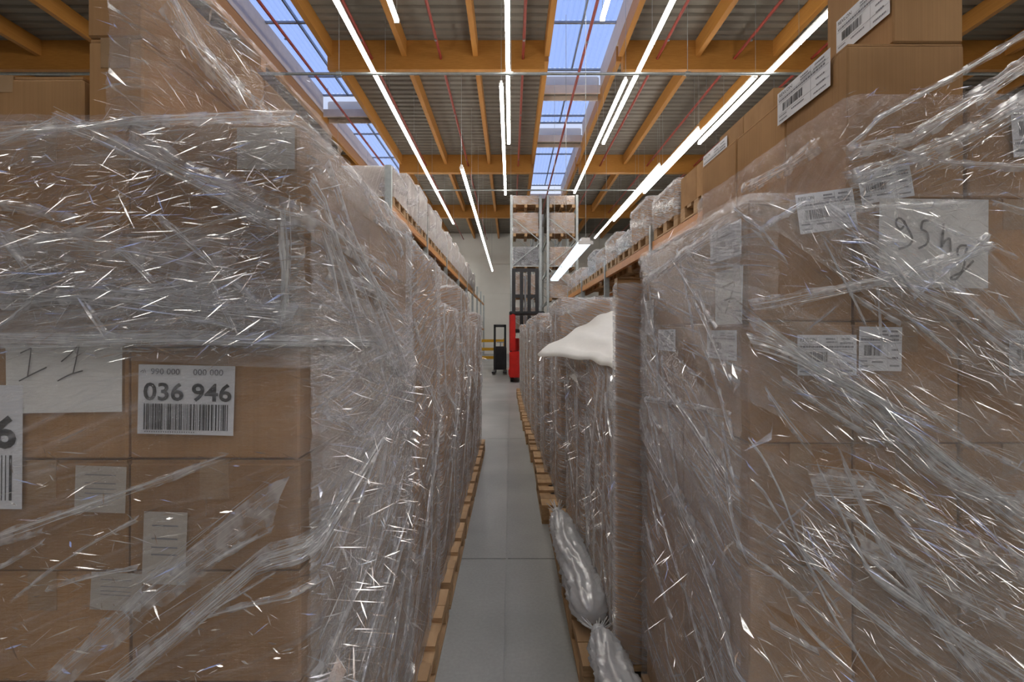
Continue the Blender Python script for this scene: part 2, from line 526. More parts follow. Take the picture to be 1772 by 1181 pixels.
# ------------------------------------------------------------------ strip lights
MOD = 1.5
lamp_meshes = {}
def light_line(x, y0, y1, z, lab, w=0.082, m='lamp', group='strip lights in rows'):
    o = empty('strip_light', (x, y0, z))
    L = y1 - y0
    hb = MB().box(-w * 0.3, w * 0.3, 0, L, 0.03, 0.09)
    hb.build('housing', M['white'], o)
    n = max(1, int(round(L / MOD)))
    l = L / n
    key = (round(l, 3), w, m)
    if key not in lamp_meshes:
        d = MB()
        d.add([(-w / 2, 0.012, 0.028), (-w * 0.36, 0.012, -0.02), (w * 0.36, 0.012, -0.02), (w / 2, 0.012, 0.028),
               (-w / 2, l - 0.012, 0.028), (-w * 0.36, l - 0.012, -0.02), (w * 0.36, l - 0.012, -0.02), (w / 2, l - 0.012, 0.028)],
              [(0, 1, 5, 4), (1, 2, 6, 5), (2, 3, 7, 6), (3, 0, 4, 7), (0, 3, 2, 1), (4, 5, 6, 7)])
        e = MB().box(-w * 0.52, w * 0.52, -0.012, 0.012, -0.024, 0.034)
        lamp_meshes[key] = (d.mesh('diffuser', M[m]), e.mesh('end_cap', M['white']))
    for k in range(n):
        link('diffuser', lamp_meshes[key][0], o, (0, k * l, 0))
    for k in range(n + 1):
        if k % 2 == 0 or k == n:
            link('end_cap', lamp_meshes[key][1], o, (0, k * l, 0))
            MB().tube([(0, k * l, 0.09), (0, k * l, ZC - 0.0 - z)], 0.004, 4).build('suspension_wire', M['galv'], o)
    return tag(o, lab, 'strip light', group)
ZL = H + 5.4
light_line(-2.85, -5.0, 22.6, ZL, 'longest strip light, an unbroken white line beside the narrow skylight')
light_line(-1.98, -1.0, 7.9, ZL, 'short strip light ending high up just inside the longest white line')
light_line(-0.06, -15.5, 13.0, ZL, 'strip light straight above the aisle, the length nearest overhead')
light_line(-0.21, 9.9, 17.8, ZL, 'strip light above the aisle, the farther length overlapping the one before')
light_line(2.64, -15.5, 13.0, ZL, 'strip light running along the edge of the wide skylight')
light_line(2.46, 9.75, 17.6, ZL, 'farther strip light overlapping the one along the wide skylight')
light_line(1.58, -1.0, 7.86, ZL, 'short strip light ending in front of the wide skylight panes')
light_line(5.38, -15.5, 13.0, ZL, 'strip light seen through film over the 95 kg load, the steepest line')
light_line(5.16, 9.6, 17.6, ZL, 'second strip light down the row over the orange rack beam')
light_line(4.98, 12.1, 22.0, ZL, 'third strip light down the row over the orange rack beam')
light_line(4.80, 14.7, 26.0, ZL, 'farthest strip light down the row over the orange rack beam')
light_line(-5.95, -2.0, 8.3, ZL, 'strip light behind the film of the 036 946 load')
for x_, nm in ((8.1, 'first'), (10.8, 'second')):  # unseen lamps added for glints and light on the front faces
    light_line(x_, -15.5, -0.9, ZL, 'added unseen strip light behind the viewer in the %s row past the 95 kg rack' % nm)
light_line(-4.25, 17.0, 32.0, ZL, 'added strip light over the next rack aisle, mostly hidden behind the upper beam loads')  # hidden lamp added to brighten the end wall
light_line(-5.7, 15.0, 32.0, ZL, 'added strip light two rack aisles over, mostly hidden behind the upper beam loads')  # second hidden lamp put in to lighten the end wall
light_line(-1.26, 11.6, 31.0, H + 4.2, 'lower hung strip light leading to the pale end wall', w=0.09)

# ------------------------------------------------------------------ cartons
carton_cache = {}
def carton_mesh(w, d, h):
    """taped carton: bevelled body whose top flaps meet in a groove, with the manufacturer's lap at one corner"""
    key = (round(w, 3), round(d, 3), round(h, 3))
    if key in carton_cache:
        return carton_cache[key]
    bm = bevelled(w, d, h - 0.006, 0.0035, 1)
    bmesh.ops.translate(bm, vec=(0, 0, (h - 0.006) / 2), verts=bm.verts)
    for s in (-1, 1):                                   # two top flaps with a gap between
        r = bmesh.ops.create_cube(bm, size=1)
        if w < d:
            bmesh.ops.scale(bm, vec=(w / 2 - 0.004, d - 0.006, 0.005), verts=r['verts'])
            bmesh.ops.translate(bm, vec=(s * (w / 4 - 0.0005), 0, h - 0.0032), verts=r['verts'])
        else:
            bmesh.ops.scale(bm, vec=(w - 0.006, d / 2 - 0.004, 0.005), verts=r['verts'])
            bmesh.ops.translate(bm, vec=(0, s * (d / 4 - 0.0005), h - 0.0032), verts=r['verts'])
    me = bpy.data.meshes.new('carton')
    bm.to_mesh(me); bm.free()
    me.materials.append(M['card'])
    # tape over the flap seam and down both ends
    t = MB(); tw = 0.025; dr = min(0.07, h * 0.35)
    if w < d:
        t.box(-tw, tw, -d / 2 - 0.0008, d / 2 + 0.0008, h - 0.0012, h + 0.0002)
        for s in (-1, 1):
            t.box(-tw, tw, s * d / 2 - 0.0009, s * d / 2 + 0.0009, h - dr, h - 0.001)
    else:
        t.box(-w / 2 - 0.0008, w / 2 + 0.0008, -tw, tw, h - 0.0012, h + 0.0002)
        for s in (-1, 1):
            t.box(s * w / 2 - 0.0009, s * w / 2 + 0.0009, -tw, tw, h - dr, h - 0.001)
    tm = t.mesh('packing_tape', M['tape'])
    carton_cache[key] = (me, tm)
    return me, tm

def carton(x0, x1, y0, y1, z0, z1, lab, group=None, jig=0.003, gap=0.004):
    w, d, h = x1 - x0 - gap, y1 - y0 - gap, z1 - z0 - 0.0015
    me, tm = carton_mesh(w, d, h)
    o = link('cardboard_box', me, None, ((x0 + x1) / 2 + random.uniform(-jig, jig) * 0.5, (y0 + y1) / 2 + random.uniform(-jig, jig) * 0.5, z0),
             random.uniform(-1, 1) * 0.004)
    link('packing_tape', tm, o)
    return tag(o, lab, 'box', group)

# pallets
def make_pallet_meshes(w, d):
    """w across the aisle, d along it"""
    boards = []
    deck = MB().box(-w / 2, w / 2, -0.05, 0.05, -0.011, 0.011).mesh('deck_board', M['wood'])
    wide = MB().box(-w / 2, w / 2, -0.0725, 0.0725, -0.011, 0.011).mesh('deck_board', M['wood'])
    strg = MB().box(-0.05, 0.05, -d / 2, d / 2, -0.011, 0.011).mesh('stringer_board', M['wood'])
    bm = bevelled(0.1, 0.1, 0.078, 0.004)
    blk = bpy.data.meshes.new('block'); bm.to_mesh(blk); bm.free(); blk.materials.append(M['wood'])
    return deck, wide, strg, blk
pal_cache = {}
def pallet(x, y, z, w, d, lab, group='pallets under the wrapped loads'):
    k = (w, d)
    if k not in pal_cache: pal_cache[k] = make_pallet_meshes(w, d)
    deck, wide, strg, blk = pal_cache[k]
    o = empty('wooden_pallet', (x, y, z))
    for i, yy in enumerate((-d / 2 + 0.0725, -d / 4, 0, d / 4, d / 2 - 0.0725)):
        link('deck_board', wide if i in (0, 4) else deck, o, (0, yy, 0.139))
    for xx in (-w / 2 + 0.05, 0, w / 2 - 0.05):
        link('stringer_board', strg, o, (xx, 0, 0.117))
        link('bottom_board', strg, o, (xx, 0, 0.011))
        for yy in (-d / 2 + 0.05, 0, d / 2 - 0.05):
            link('block', blk, o, (xx, yy, 0.0640 + 0.0))
    return tag(o, lab, 'pallet', group)

# ------------------------------------------------------------------ stretch film
def vnoise(x, y, seed):
    """2-D value noise on numpy arrays"""
    xi, yi = np.floor(x).astype(np.int64), np.floor(y).astype(np.int64)
    fx, fy = x - xi, y - yi
    fx, fy = fx * fx * (3 - 2 * fx), fy * fy * (3 - 2 * fy)
    def h(a, b):
        n = (a * 374761393 + b * 668265263 + seed * 1442695041) & 0x7fffffff
        n = ((n ^ (n >> 13)) * 1274126177) & 0x7fffffff
        return ((n ^ (n >> 16)) & 0xffff) / 65535.0
    a, b, c, d = h(xi, yi), h(xi + 1, yi), h(xi, yi + 1), h(xi + 1, yi + 1)
    return (a * (1 - fx) + b * fx) * (1 - fy) + (c * (1 - fx) + d * fx) * fy

class Wrap:
    """plan path of a film round a load: outer front corner -> aisle front corner -> aisle back corner -> outer back corner"""
    def __init__(self, xa, xo, yf, yb, off=0.012, rad=0.03):
        sgn = 1 if xo > xa else -1
        self.sgn = sgn
        xa -= sgn * off; yf -= off; yb += off
        pts, nor = [], []
        def arc(cx, cy, a0, a1):
            for k in range(7):
                a = a0 + (a1 - a0) * k / 6
                pts.append((cx + math.cos(a) * rad, cy + math.sin(a) * rad)); nor.append((math.cos(a), math.sin(a)))
        pts.append((xo, yf)); nor.append((0, -1))
        if sgn < 0:
            arc(xa - rad, yf + rad, -PI / 2, 0); arc(xa - rad, yb - rad, 0, PI / 2)
        else:
            arc(xa + rad, yf + rad, -PI / 2, -PI); arc(xa + rad, yb - rad, PI, PI / 2)
        pts.append((xo, yb)); nor.append((0, 1))
        self.p = np.array(pts); self.n = np.array(nor)
        self.s = np.concatenate([[0], np.cumsum(np.linalg.norm(np.diff(self.p, axis=0), axis=1))])
        self.corner1 = self.s[4]; self.corner2 = self.s[11]
        self.len = self.s[-1]
    def at(self, s, off=0.0):
        s = np.asarray(s, float)
        x = np.interp(s, self.s, self.p[:, 0]); y = np.interp(s, self.s, self.p[:, 1])
        nx = np.interp(s, self.s, self.n[:, 0]); ny = np.interp(s, self.s, self.n[:, 1])
        return x + nx * off, y + ny * off
    def front(self, px, py, Yf):
        """(s, z) of an image point on the front face at depth Yf"""
        X = (px - VX) / F * Yf
        return abs(X - self.p[0, 0]), H - (py - VY) / F * Yf
    def side(self, px, py, X):
        Y = F * X / (px - VX)
        return self.corner1 + (Y - self.p[4, 1]), H - (py - VY) / F * Y

def film_sheet(wr, z0, z1, res, name, m, parent, s0=None, s1=None, amp=0.010, theta=R(20), seed=1, off=0.0, slope=0.0, piv=None, clip=None, tuck=0.03):
    s0 = 0 if s0 is None else s0
    s1 = wr.corner2 + 0.03 if s1 is None else s1
    ns, nz = max(2, int((s1 - s0) / res)), max(2, int((z1 - z0) / res))
    ss = np.linspace(s0, s1, ns + 1)
    # keep the corners sharp enough: snap extra samples
    ss = np.unique(np.concatenate([ss, wr.s[(wr.s > s0) & (wr.s < s1)]]))
    zz = np.linspace(z0, z1, nz + 1)
    Sg, Zg = np.meshgrid(ss, zz)
    c, sn = math.cos(theta), math.sin(theta)
    u, v = Sg * c + Zg * sn, -Sg * sn + Zg * c
    d = np.zeros_like(u)
    for k, (fu, fv, a) in enumerate(((1.6, 22, 1.0), (3.0, 50, 0.5), (0.9, 9, 0.8))):
        nzv = vnoise(u * fu, v * fv, seed * 7 + k)
        d += a * (1 - np.abs(2 * nzv - 1)) ** 3
    c2, s2 = math.cos(-theta * 0.5), math.sin(-theta * 0.5)
    u2, v2 = Sg * c2 + Zg * s2, -Sg * s2 + Zg * c2
    d += 0.6 * (1 - np.abs(2 * vnoise(u2 * 2.2, v2 * 34, seed + 99) - 1)) ** 4
    d = d * amp * 0.5 + off
    Zw = Zg + slope * (Sg - (s0 if piv is None else piv))
    top = np.clip((Zg - (z1 - tuck)) / max(tuck, 1e-6), 0, 1)
    d = d - top * 0.02
    X, Y = wr.at(Sg, d)
    nzr, nsr = Sg.shape
    vs = np.stack([X, Y, Zw], -1).reshape(-1, 3)
    idx = np.arange(nzr * nsr).reshape(nzr, nsr)
    q = np.stack([idx[:-1, :-1], idx[:-1, 1:], idx[1:, 1:], idx[1:, :-1]], -1).reshape(-1, 4)
    if clip:
        zq = Zw.ravel()[q]
        q = q[(zq.min(1) > clip[0]) & (zq.max(1) < clip[1])]
    me = bpy.data.meshes.new(name)
    me.vertices.add(len(vs)); me.vertices.foreach_set('co', vs.ravel())
    me.loops.add(q.size); me.loops.foreach_set('vertex_index', q.ravel().astype(np.int32))
    me.polygons.add(len(q))
    me.polygons.foreach_set('loop_start', np.arange(0, q.size, 4, dtype=np.int32))
    me.polygons.foreach_set('use_smooth', np.ones(len(q), bool))
    uvl = me.uv_layers.new(name='UVMap')
    uv = np.stack([Sg * wr.uvdir if hasattr(wr, 'uvdir') else Sg, Zg], -1).reshape(-1, 2)
    uvl.data.foreach_set('uv', uv[q.ravel()].ravel())
    me.update(calc_edges=True)
    me.materials.append(m)
    return link(name, me, parent)

def creases(wr, parent, n, srange, zrange, angle, spread, seed, lmin=0.012, lmax=0.07, w=0.0016, off=0.012, m='crease', foc=None):
    """loose little folds standing proud of the film"""
    r = np.random.RandomState(seed)
    mb = MB()
    for k in range(int(n * 3.8)):
        if foc is not None and r.rand() < 0.6:
            f = foc[r.randint(len(foc))]
            s, z = f[0] + r.randn() * f[2], f[1] + r.randn() * f[3]
        else:
            s, z = r.uniform(*srange), r.uniform(*zrange)
        a = angle + r.randn() * spread
        L = lmin + (lmax - lmin) * r.rand() ** 2.5
        ww = w * r.uniform(0.5, 1.4)
        ca, sa = math.cos(a), math.sin(a)
        o0 = off + r.uniform(0, 0.006)
        if ca < 0: ca, sa = -ca, -sa
        gz = math.tan(min(max(r.normal(0.58, 0.38), -0.7), 1.1)); gs = math.tan(min(max(r.normal(0, 0.35), -0.8), 0.8))
        o0 += 0.5 * abs(gz * sa - gs * ca) * L * 0.5
        vs = []
        for (x, y) in ((-L / 2, 0), (0.1 * L, -ww * 0.6), (L / 2, 0), (-0.1 * L, ww * 0.6)):
            ds, dz = x * ca - y * sa, x * sa + y * ca
            px, py = wr.at(s + ds, o0 - gz * dz + gs * ds)
            vs.append((float(px), float(py), z + dz))
        mb.add(vs, [(0, 1, 2, 3)])
    o = mb.build('film_creases', M[m], parent)
    o['kind'] = 'stuff'
    return o

def fold(wr, parent, pts, n=10, spread=0.012, rad=0.0011, seed=0, off=0.016, m='fold', pinch=None, lift=0.0, name='film_fold'):
    """a gathered fold: a bundle of thin drawn strands along pts [(s, z)]"""
    r = np.random.RandomState(seed)
    mb = MB()
    P = np.array(pts, float)
    L = np.concatenate([[0], np.cumsum(np.linalg.norm(np.diff(P, axis=0), axis=1))])
    K = max(6, int(L[-1] / 0.03))
    for k in range(int(n * 1.4)):
        t0, t1 = (0, 1) if r.rand() < 0.25 else sorted(r.uniform(-0.1, 1.1, 2))
        t0, t1 = max(0, t0), min(1, t1)
        if t1 - t0 < 0.08: continue
        kk = max(4, int(K * (t1 - t0)))
        tt = np.linspace(t0, t1, kk)
        ss = np.interp(tt * L[-1], L, P[:, 0]); zz = np.interp(tt * L[-1], L, P[:, 1])
        w = spread * (1 if pinch is None else 1)
        o1, o2 = r.randn(2) * w
        if pinch == 'start': g = 0.15 + tt
        elif pinch == 'end': g = 1.15 - tt
        else: g = np.ones_like(tt)
        ph = r.uniform(0, 9)
        jz = (o1 + (o2 - o1) * tt) * g + 0.0006 * np.sin(tt * 30 + ph)
        js = jz * 0.3
        oo = off + 0.006 * r.rand() + lift * np.sin(PI * tt)
        x, y = wr.at(ss + js, oo)
        rr = rad * r.uniform(0.5, 1.5)
        dz, ds = np.gradient(zz + jz), np.gradient(ss + js)
        ln = np.hypot(dz, ds) + 1e-9
        bs, bz = -dz / ln, ds / ln                       # in the sheet, across the strand
        sg = np.where(bz < 0, -1, 1); bs, bz = bs * sg, bz * sg
        tw = r.uniform(-0.8, 1.25) + 0.5 * np.sin(tt * r.uniform(2, 9) * max(L[-1], 0.2) * 3 + ph)
        wd = rr * (0.25 + 0.75 * np.sin(PI * np.linspace(0.04, 0.96, kk)))
        ca, sa = np.cos(tw) * wd, np.sin(tw) * wd
        xa, ya = wr.at(ss + js + bs * ca, oo - sa); xb, yb = wr.at(ss + js - bs * ca, oo + sa)
        vs = []
        for q in range(kk):
            vs += [(xa[q], ya[q], zz[q] + jz[q] + bz[q] * ca[q]), (xb[q], yb[q], zz[q] + jz[q] - bz[q] * ca[q])]
        mb.add(vs, [(2 * q, 2 * q + 1, 2 * q + 3, 2 * q + 2) for q in range(kk - 1)])
    me = mb.mesh(name, M[m], True)
    nf = len(me.polygons)
    # the film drawn towards the fold: a thin ruffled strip along it
    K2 = max(8, int(L[-1] / 0.012))
    tt = np.linspace(0, 1, K2)
    ss = np.interp(tt * L[-1], L, P[:, 0]); zz = np.interp(tt * L[-1], L, P[:, 1])
    rb = MB(); rb.v, rb.f = list(mb.v), list(mb.f)
    W = spread * 1.6 + 0.004
    cols = []
    for q in np.linspace(-1, 1, 5):
        e = q * W * (0.55 + 0.45 * vnoise(tt * 14 + q * 3, tt * 0 + q * 2 + seed, seed + 5))
        x, y = wr.at(ss + e * 0.3, off - 0.004 + 0.006 * (1 - abs(q)) + 0.004 * vnoise(tt * 40 + q * 9, tt * 0 + seed, seed))
        cols.append(list(zip(x, y, zz + e)))
    vs = [c[i] for i in range(K2) for c in cols]
    rb.add(vs, [(i * 5 + k, i * 5 + k + 1, i * 5 + k + 6, i * 5 + k + 5) for i in range(K2 - 1) for k in range(4)])
    me = rb.mesh(name, M[m], True)
    me.materials.append(M['ribbon'])
    mi = np.zeros(len(me.polygons), np.int32); mi[len(mb.f):] = 1
    me.polygons.foreach_set('material_index', mi)
    return link(name, me, parent)

def random_folds(wr, parent, n, srange, zrange, angle, dev, seed, lmin=0.12, lmax=0.45, strands=7, spread=0.005, rad=0.0010, off=0.016):
    r = np.random.RandomState(seed)
    for k in range(n):
        s0, z0 = r.uniform(*srange), r.uniform(*zrange)
        a = angle + r.randn() * dev
        l = r.uniform(lmin, lmax)
        c = r.randn() * 0.018 * l
        pts = []
        for t in (-0.5, -0.17, 0.17, 0.5):
            q = c * (0.25 - t * t) * 4
            z = z0 + t * l * math.sin(a) + q * math.cos(a)
            sx = s0 + t * l * math.cos(a) - q * math.sin(a)
            if zrange[0] - 0.01 < z < zrange[1] + 0.02 and srange[0] - 0.03 < sx < srange[1] + 0.02:
                pts.append((min(max(s0 + t * l * math.cos(a) - q * math.sin(a), 0.01), wr.len - 0.01), z))
        if len(pts) > 1:
            fold(wr, parent, pts, strands, spread * r.uniform(0.5, 1.6), rad * r.uniform(0.7, 1.3), seed * 50 + k, off)

# ------------------------------------------------------------------ printed and handwritten things stuck on the cartons
text_cache = {}
def text_mesh(txt, w, h, m, bold=0.0):
    key = (txt, round(w, 4), round(h, 4), m, bold)
    if key in text_cache: return text_cache[key]
    cu = bpy.data.curves.new('lettering', 'FONT')
    cu.body = txt; cu.size = 1; cu.offset = bold; cu.resolution_u = 3
    o = bpy.data.objects.new('lettering_tmp', cu)
    COL.objects.link(o)
    bpy.context.view_layer.update()
    me = bpy.data.meshes.new_from_object(o.evaluated_get(bpy.context.evaluated_depsgraph_get()))
    bpy.data.objects.remove(o)
    co = np.array([v.co[:] for v in me.vertices])
    lo, hi = co.min(0), co.max(0)
    co[:, 0] = (co[:, 0] - (lo[0] + hi[0]) / 2) / (hi[0] - lo[0]) * w
    co[:, 1] = (co[:, 1] - (lo[1] + hi[1]) / 2) / (hi[1] - lo[1]) * h
    co[:, 2] = 0
    me.vertices.foreach_set('co', co.ravel())
    me.materials.clear(); me.materials.append(M[m])
    me.name = 'lettering'
    me.update()
    text_cache[key] = me
    return me

def frame_front(x, y, z, rot=0.0):
    return Matrix.Translation((x, y, z)) @ Matrix(((1, 0, 0, 0), (0, 0, -1, 0), (0, 1, 0, 0), (0, 0, 0, 1))) @ Matrix.Rotation(rot, 4, 'Z')
def frame_right(x, y, z, rot=0.0):        # face looking towards -X, read from the aisle
    return Matrix.Translation((x, y, z)) @ Matrix(((0, 0, -1, 0), (-1, 0, 0, 0), (0, 1, 0, 0), (0, 0, 0, 1))) @ Matrix.Rotation(rot, 4, 'Z')
def frame_left(x, y, z, rot=0.0):         # face looking towards +X
    return Matrix.Translation((x, y, z)) @ Matrix(((0, 0, 1, 0), (1, 0, 0, 0), (0, 1, 0, 0), (0, 0, 0, 1))) @ Matrix.Rotation(rot, 4, 'Z')

def sheet(parent, fr, w, h, name='label', m='label', lab=None, curl=0.0):
    n = 6
    vs, fs = [], []
    for j in range(n + 1):
        for i in range(n + 1):
            x, y = (i / n - 0.5) * w, (j / n - 0.5) * h
            z = 0.0012 + curl * ((i / n) ** 2) * (1 - j / n)
            vs.append((x, y, z))
    for j in range(n):
        for i in range(n):
            a = j * (n + 1) + i
            fs.append((a, a + 1, a + n + 2, a + n + 1))
    o = child(name, MB().add(vs, fs).mesh(name, M[m]), parent, fr)
    if lab: o['label'] = lab
    return o

def bars(parent, x0, x1, y0, y1, seed, n=40, name='barcode', m='ink', z=0.0018):
    r = np.random.RandomState(seed)
    mb = MB()
    w = (x1 - x0)
    ws = r.choice([1, 1, 2, 3], 2 * n)
    tot = ws.sum(); x = x0
    for k in range(2 * n):
        d = ws[k] / tot * w
        if k % 2 == 0:
            mb.add([(x, y0, z), (x + d, y0, z), (x + d, y1, z), (x, y1, z)], [(0, 1, 2, 3)])
        x += d
    return mb.build(name, M[m], parent)

def rules(parent, rects, name='printed_lines', m='greyink', z=0.0018):
    mb = MB()
    for x0, x1, y0, y1 in rects:
        mb.add([(x0, y0, z), (x1, y0, z), (x1, y1, z), (x0, y1, z)], [(0, 1, 2, 3)])
    return mb.build(name, M[m], parent)

def brand_label(parent, fr, w, h, seed=1, full=True, dim=None):
    """white shipping label: shop name, rows of small print too fine to read, a barcode and ruled boxes"""
    o = sheet(parent, fr, w, h, 'shipping_label', 'label', 'white printed shipping label with a barcode')
    if full:
        link('lettering', text_mesh('REVLON', w * 0.27, h * 0.10, 'ink'), o, (-w * 0.32, h * 0.38, 0.0018))
    r = np.random.RandomState(seed)
    rc = []
    for (xa, xb, y) in ((-0.02, 0.14, 0.40), (0.24, 0.40, 0.40), (-0.02, 0.18, 0.32), (0.22, 0.44, 0.30), (0.26, 0.42, -0.02), (0.27, 0.42, -0.20),
                        (0.22, 0.44, -0.38), (-0.46, -0.28, -0.40), (-0.2, 0.06, -0.30), (-0.46, -0.3, -0.28)):
        x = xa
        while x < xb - 0.012:
            d = r.uniform(0.010, 0.03)
            rc.append((x * w, min(x + d, xb) * w, (y - 0.02) * h, (y + 0.022) * h)); x += d + 0.006
    x = -0.46
    while x < 0.42:
        d = r.uniform(0.012, 0.05); rc.append((x * w, (x + d) * w, 0.18 * h, 0.235 * h)); x += d + 0.008
    for y in (0.27, 0.14, -0.22): rc.append((-0.48 * w, 0.48 * w, (y - 0.004) * h, (y + 0.004) * h))
    for x in (0.17,): rc.append(((x - 0.002) * w, (x + 0.002) * w, -0.46 * h, 0.46 * h))
    rules(o, rc)
    bars(o, -0.38 * w, 0.02 * w, -0.16 * h, 0.08 * h, seed, 24)
    return o

def stroke(parent, lines, width, m='pen', name='handwriting', z=0.0022):
    """handwriting as flat pen strokes; lines are polylines in the sheet's own metres"""
    mb = MB()
    for ln in lines:
        P = [Vector((a, b)) for a, b in ln]
        Q = []
        for i in range(len(P) - 1):                      # Catmull-Rom
            p0, p1, p2, p3 = P[max(i - 1, 0)], P[i], P[i + 1], P[min(i + 2, len(P) - 1)]
            for t in (0, 0.25, 0.5, 0.75):
                Q.append(0.5 * ((2 * p1) + (p2 - p0) * t + (2 * p0 - 5 * p1 + 4 * p2 - p3) * t * t + (3 * p1 - p0 - 3 * p2 + p3) * t ** 3))
        Q.append(P[-1])
        vs = []
        for i, q in enumerate(Q):
            d = (Q[min(i + 1, len(Q) - 1)] - Q[max(i - 1, 0)])
            d = d.normalized() if d.length > 1e-9 else Vector((1, 0))
            nn = Vector((-d.y, d.x)) * width / 2
            vs += [(q.x + nn.x, q.y + nn.y, z), (q.x - nn.x, q.y - nn.y, z)]
        mb.add(vs, [(2 * i, 2 * i + 1, 2 * i + 3, 2 * i + 2) for i in range(len(Q) - 1)])
    return mb.build(name, M[m], parent)

# ================================================================== THE ROW WITH THE 036 946 LABEL
ORD = ['top', 'second', 'third', 'fourth', 'fifth', 'sixth', 'seventh', 'eighth', 'ninth']
def layer_name(i, n):
    k = n - 1 - i
    return 'top layer' if k == 0 else ('bottom layer' if i == 0 else ORD[k] + ' layer down')

def stack(xa, xo_dir, yf, cols, colw, deeps, zs, who, group):
    """cartons of a load: cols columns on the front row and the aisle column behind; zs the layer heights"""
    boxes = {}
    n = len(zs) - 1
    colname = ['front aisle corner', 'second column', 'third column']
    for i in range(n):
        y = yf
        for j, d in enumerate(deeps):
            for c in range(cols if j == 0 else 1):
                x1 = xa + xo_dir * colw * c
                x2 = xa + xo_dir * colw * (c + 1)
                where = (colname[c] + ' of') if j == 0 else ('middle aisle side of' if len(deeps) == 3 and j == 1 else 'rear aisle corner of')
                lab = 'brown carton, %s, %s %s' % (layer_name(i, n), where, who)
                boxes[(i, j, c)] = carton(min(x1, x2), max(x1, x2), y, y + d, zs[i], zs[i + 1], lab, group)
            y += d
    return boxes

L1X, L1Y = -0.365, 0.79
zsL = [0.15 + 0.195 * k for k in range(10)]
pallet(L1X - 0.6 + 0.02, L1Y + 0.4, 0, 1.2, 0.8, 'wooden pallet under the load with the 036 946 label')
L1 = stack(L1X, -1, L1Y, 3, 0.30, (0.4, 0.4), zsL, 'the 036 946 load', 'cartons of the 036 946 load')
# upper tier set back from the aisle
ZT = zsL[-1]
UX = -0.640
for j in range(2):
    carton(UX - 0.10, UX, L1Y + 0.4 * j, L1Y + 0.4 * (j + 1), ZT, ZT + 0.15,
           'slim carton in the set-back upper tier of the 036 946 load, lower, %s' % ('front' if j == 0 else 'rear'), 'upper tier of the 036 946 load')
    carton(UX - 0.10, UX, L1Y + 0.4 * j, L1Y + 0.4 * (j + 1), ZT + 0.15, ZT + 0.30,
           'slim carton in the set-back upper tier of the 036 946 load, upper, %s' % ('front' if j == 0 else 'rear'), 'upper tier of the 036 946 load')
carton(UX - 0.40, UX - 0.102, L1Y, L1Y + 0.4, ZT, ZT + 0.085, 'flat carton outside the slim cartons on top of the 036 946 load', 'upper tier of the 036 946 load')

def px_front(px, py, Y):
    return (px - VX) / F * Y, H - (py - VY) / F * Y

yl = L1Y - 0.0025
# pallet number label
x, z = px_front(325, 692, L1Y)
lb = sheet(L1[(4, 0, 0)], frame_front(x, yl, z, R(-1.2)), 0.167, 0.120, 'pallet_label', 'label', 'white pallet number label reading 036 946', 0.002)
link('lettering', text_mesh('990 000', 0.050, 0.0105, 'greyink', 0.012), lb, (-0.036, 0.0485, 0.0030))
link('lettering', text_mesh('000 000', 0.052, 0.0105, 'greyink', 0.012), lb, (0.038, 0.0485, 0.0030))
link('lettering', text_mesh('036 946', 0.152, 0.032, 'ink', 0.022), lb, (0.003, 0.0135, 0.0030))
stroke(lb, [[(-0.079, 0.047), (-0.074, 0.050), (-0.074, 0.045)], [(-0.072, 0.052), (-0.070, 0.046)]], 0.0012, 'greyink', 'printed_mark', 0.003)
bars(lb, -0.072, 0.076, -0.052, -0.007, 5, 46, z=0.0030)
rules(lb, [(-0.070 + 0.004 * k, -0.068 + 0.004 * k, -0.0565, -0.0545) for k in range(22)], z=0.0030)
# the larger, nearer pallet label at the edge: only its end shows
x0, _ = px_front(44, 0, L1Y)
lw = 0.30
lb2 = sheet(L1[(4, 0, 2)], frame_front(x0 - lw / 2, L1Y - 0.0036, px_front(0, 772, L1Y)[1], R(-0.5)), lw, 0.214, 'pallet_label', 'label', 'larger white pallet number label ending in 6')
link('lettering', text_mesh('6', 0.040, 0.058, 'ink', 0.03), lb2, (lw / 2 - 0.030, 0.026, 0.0022))
link('lettering', text_mesh('0', 0.013, 0.019, 'greyink', 0.015), lb2, (lw / 2 - 0.046, 0.090, 0.0022))
bars(lb2, -lw / 2 + 0.02, lw / 2 - 0.014, -0.092, -0.014, 9, 48)
# handwritten sheet "1 1"
x, z = px_front(115, 655, L1Y)
sh = sheet(L1[(5, 0, 1)], frame_front(x, L1Y - 0.0024, z, R(1)), 0.202, 0.118, 'paper_sheet', 'paper', 'white sheet handwritten with two ones', 0.003)
def loc(px, py, cx, cy, s): return ((px - cx) * s, -(py - cy) * s)
s_ = L1Y / F
stroke(sh, [[loc(a, b, 115, 655, s_) for a, b in q] for q in (
    [(43, 610), (52, 606), (62, 602)], [(62, 602), (59, 625), (55, 650)], [(40, 658), (62, 647), (88, 635)],
    [(113, 626), (130, 612), (145, 596)], [(145, 596), (139, 622), (133, 647)], [(106, 659), (128, 648), (150, 642)])], 0.0022, z=0.0045)
# other faint labels further down
for (px0, py0, px1, py1, rot, key, sd) in ((133, 806, 221, 886, -2, (3, 0, 1), 3), (160, 990, 248, 1055, -3, (2, 0, 1), 4), (250, 885, 325, 1010, -2, (2, 0, 0), 6)):
    x, z = px_front((px0 + px1) / 2, (py0 + py1) / 2, L1Y)
    o = sheet(L1[key], frame_front(x, yl, z, R(rot)), (px1 - px0) * s_, (py1 - py0) * s_, 'paper_label', 'dimpaper', 'small off-white printed label')
    w_, h_ = (px1 - px0) * s_, (py1 - py0) * s_
    rules(o, [(-0.3 * w_, 0.3 * w_, k * h_, (k + 0.02) * h_) for k in (-0.1, 0.0, 0.12, 0.3)])
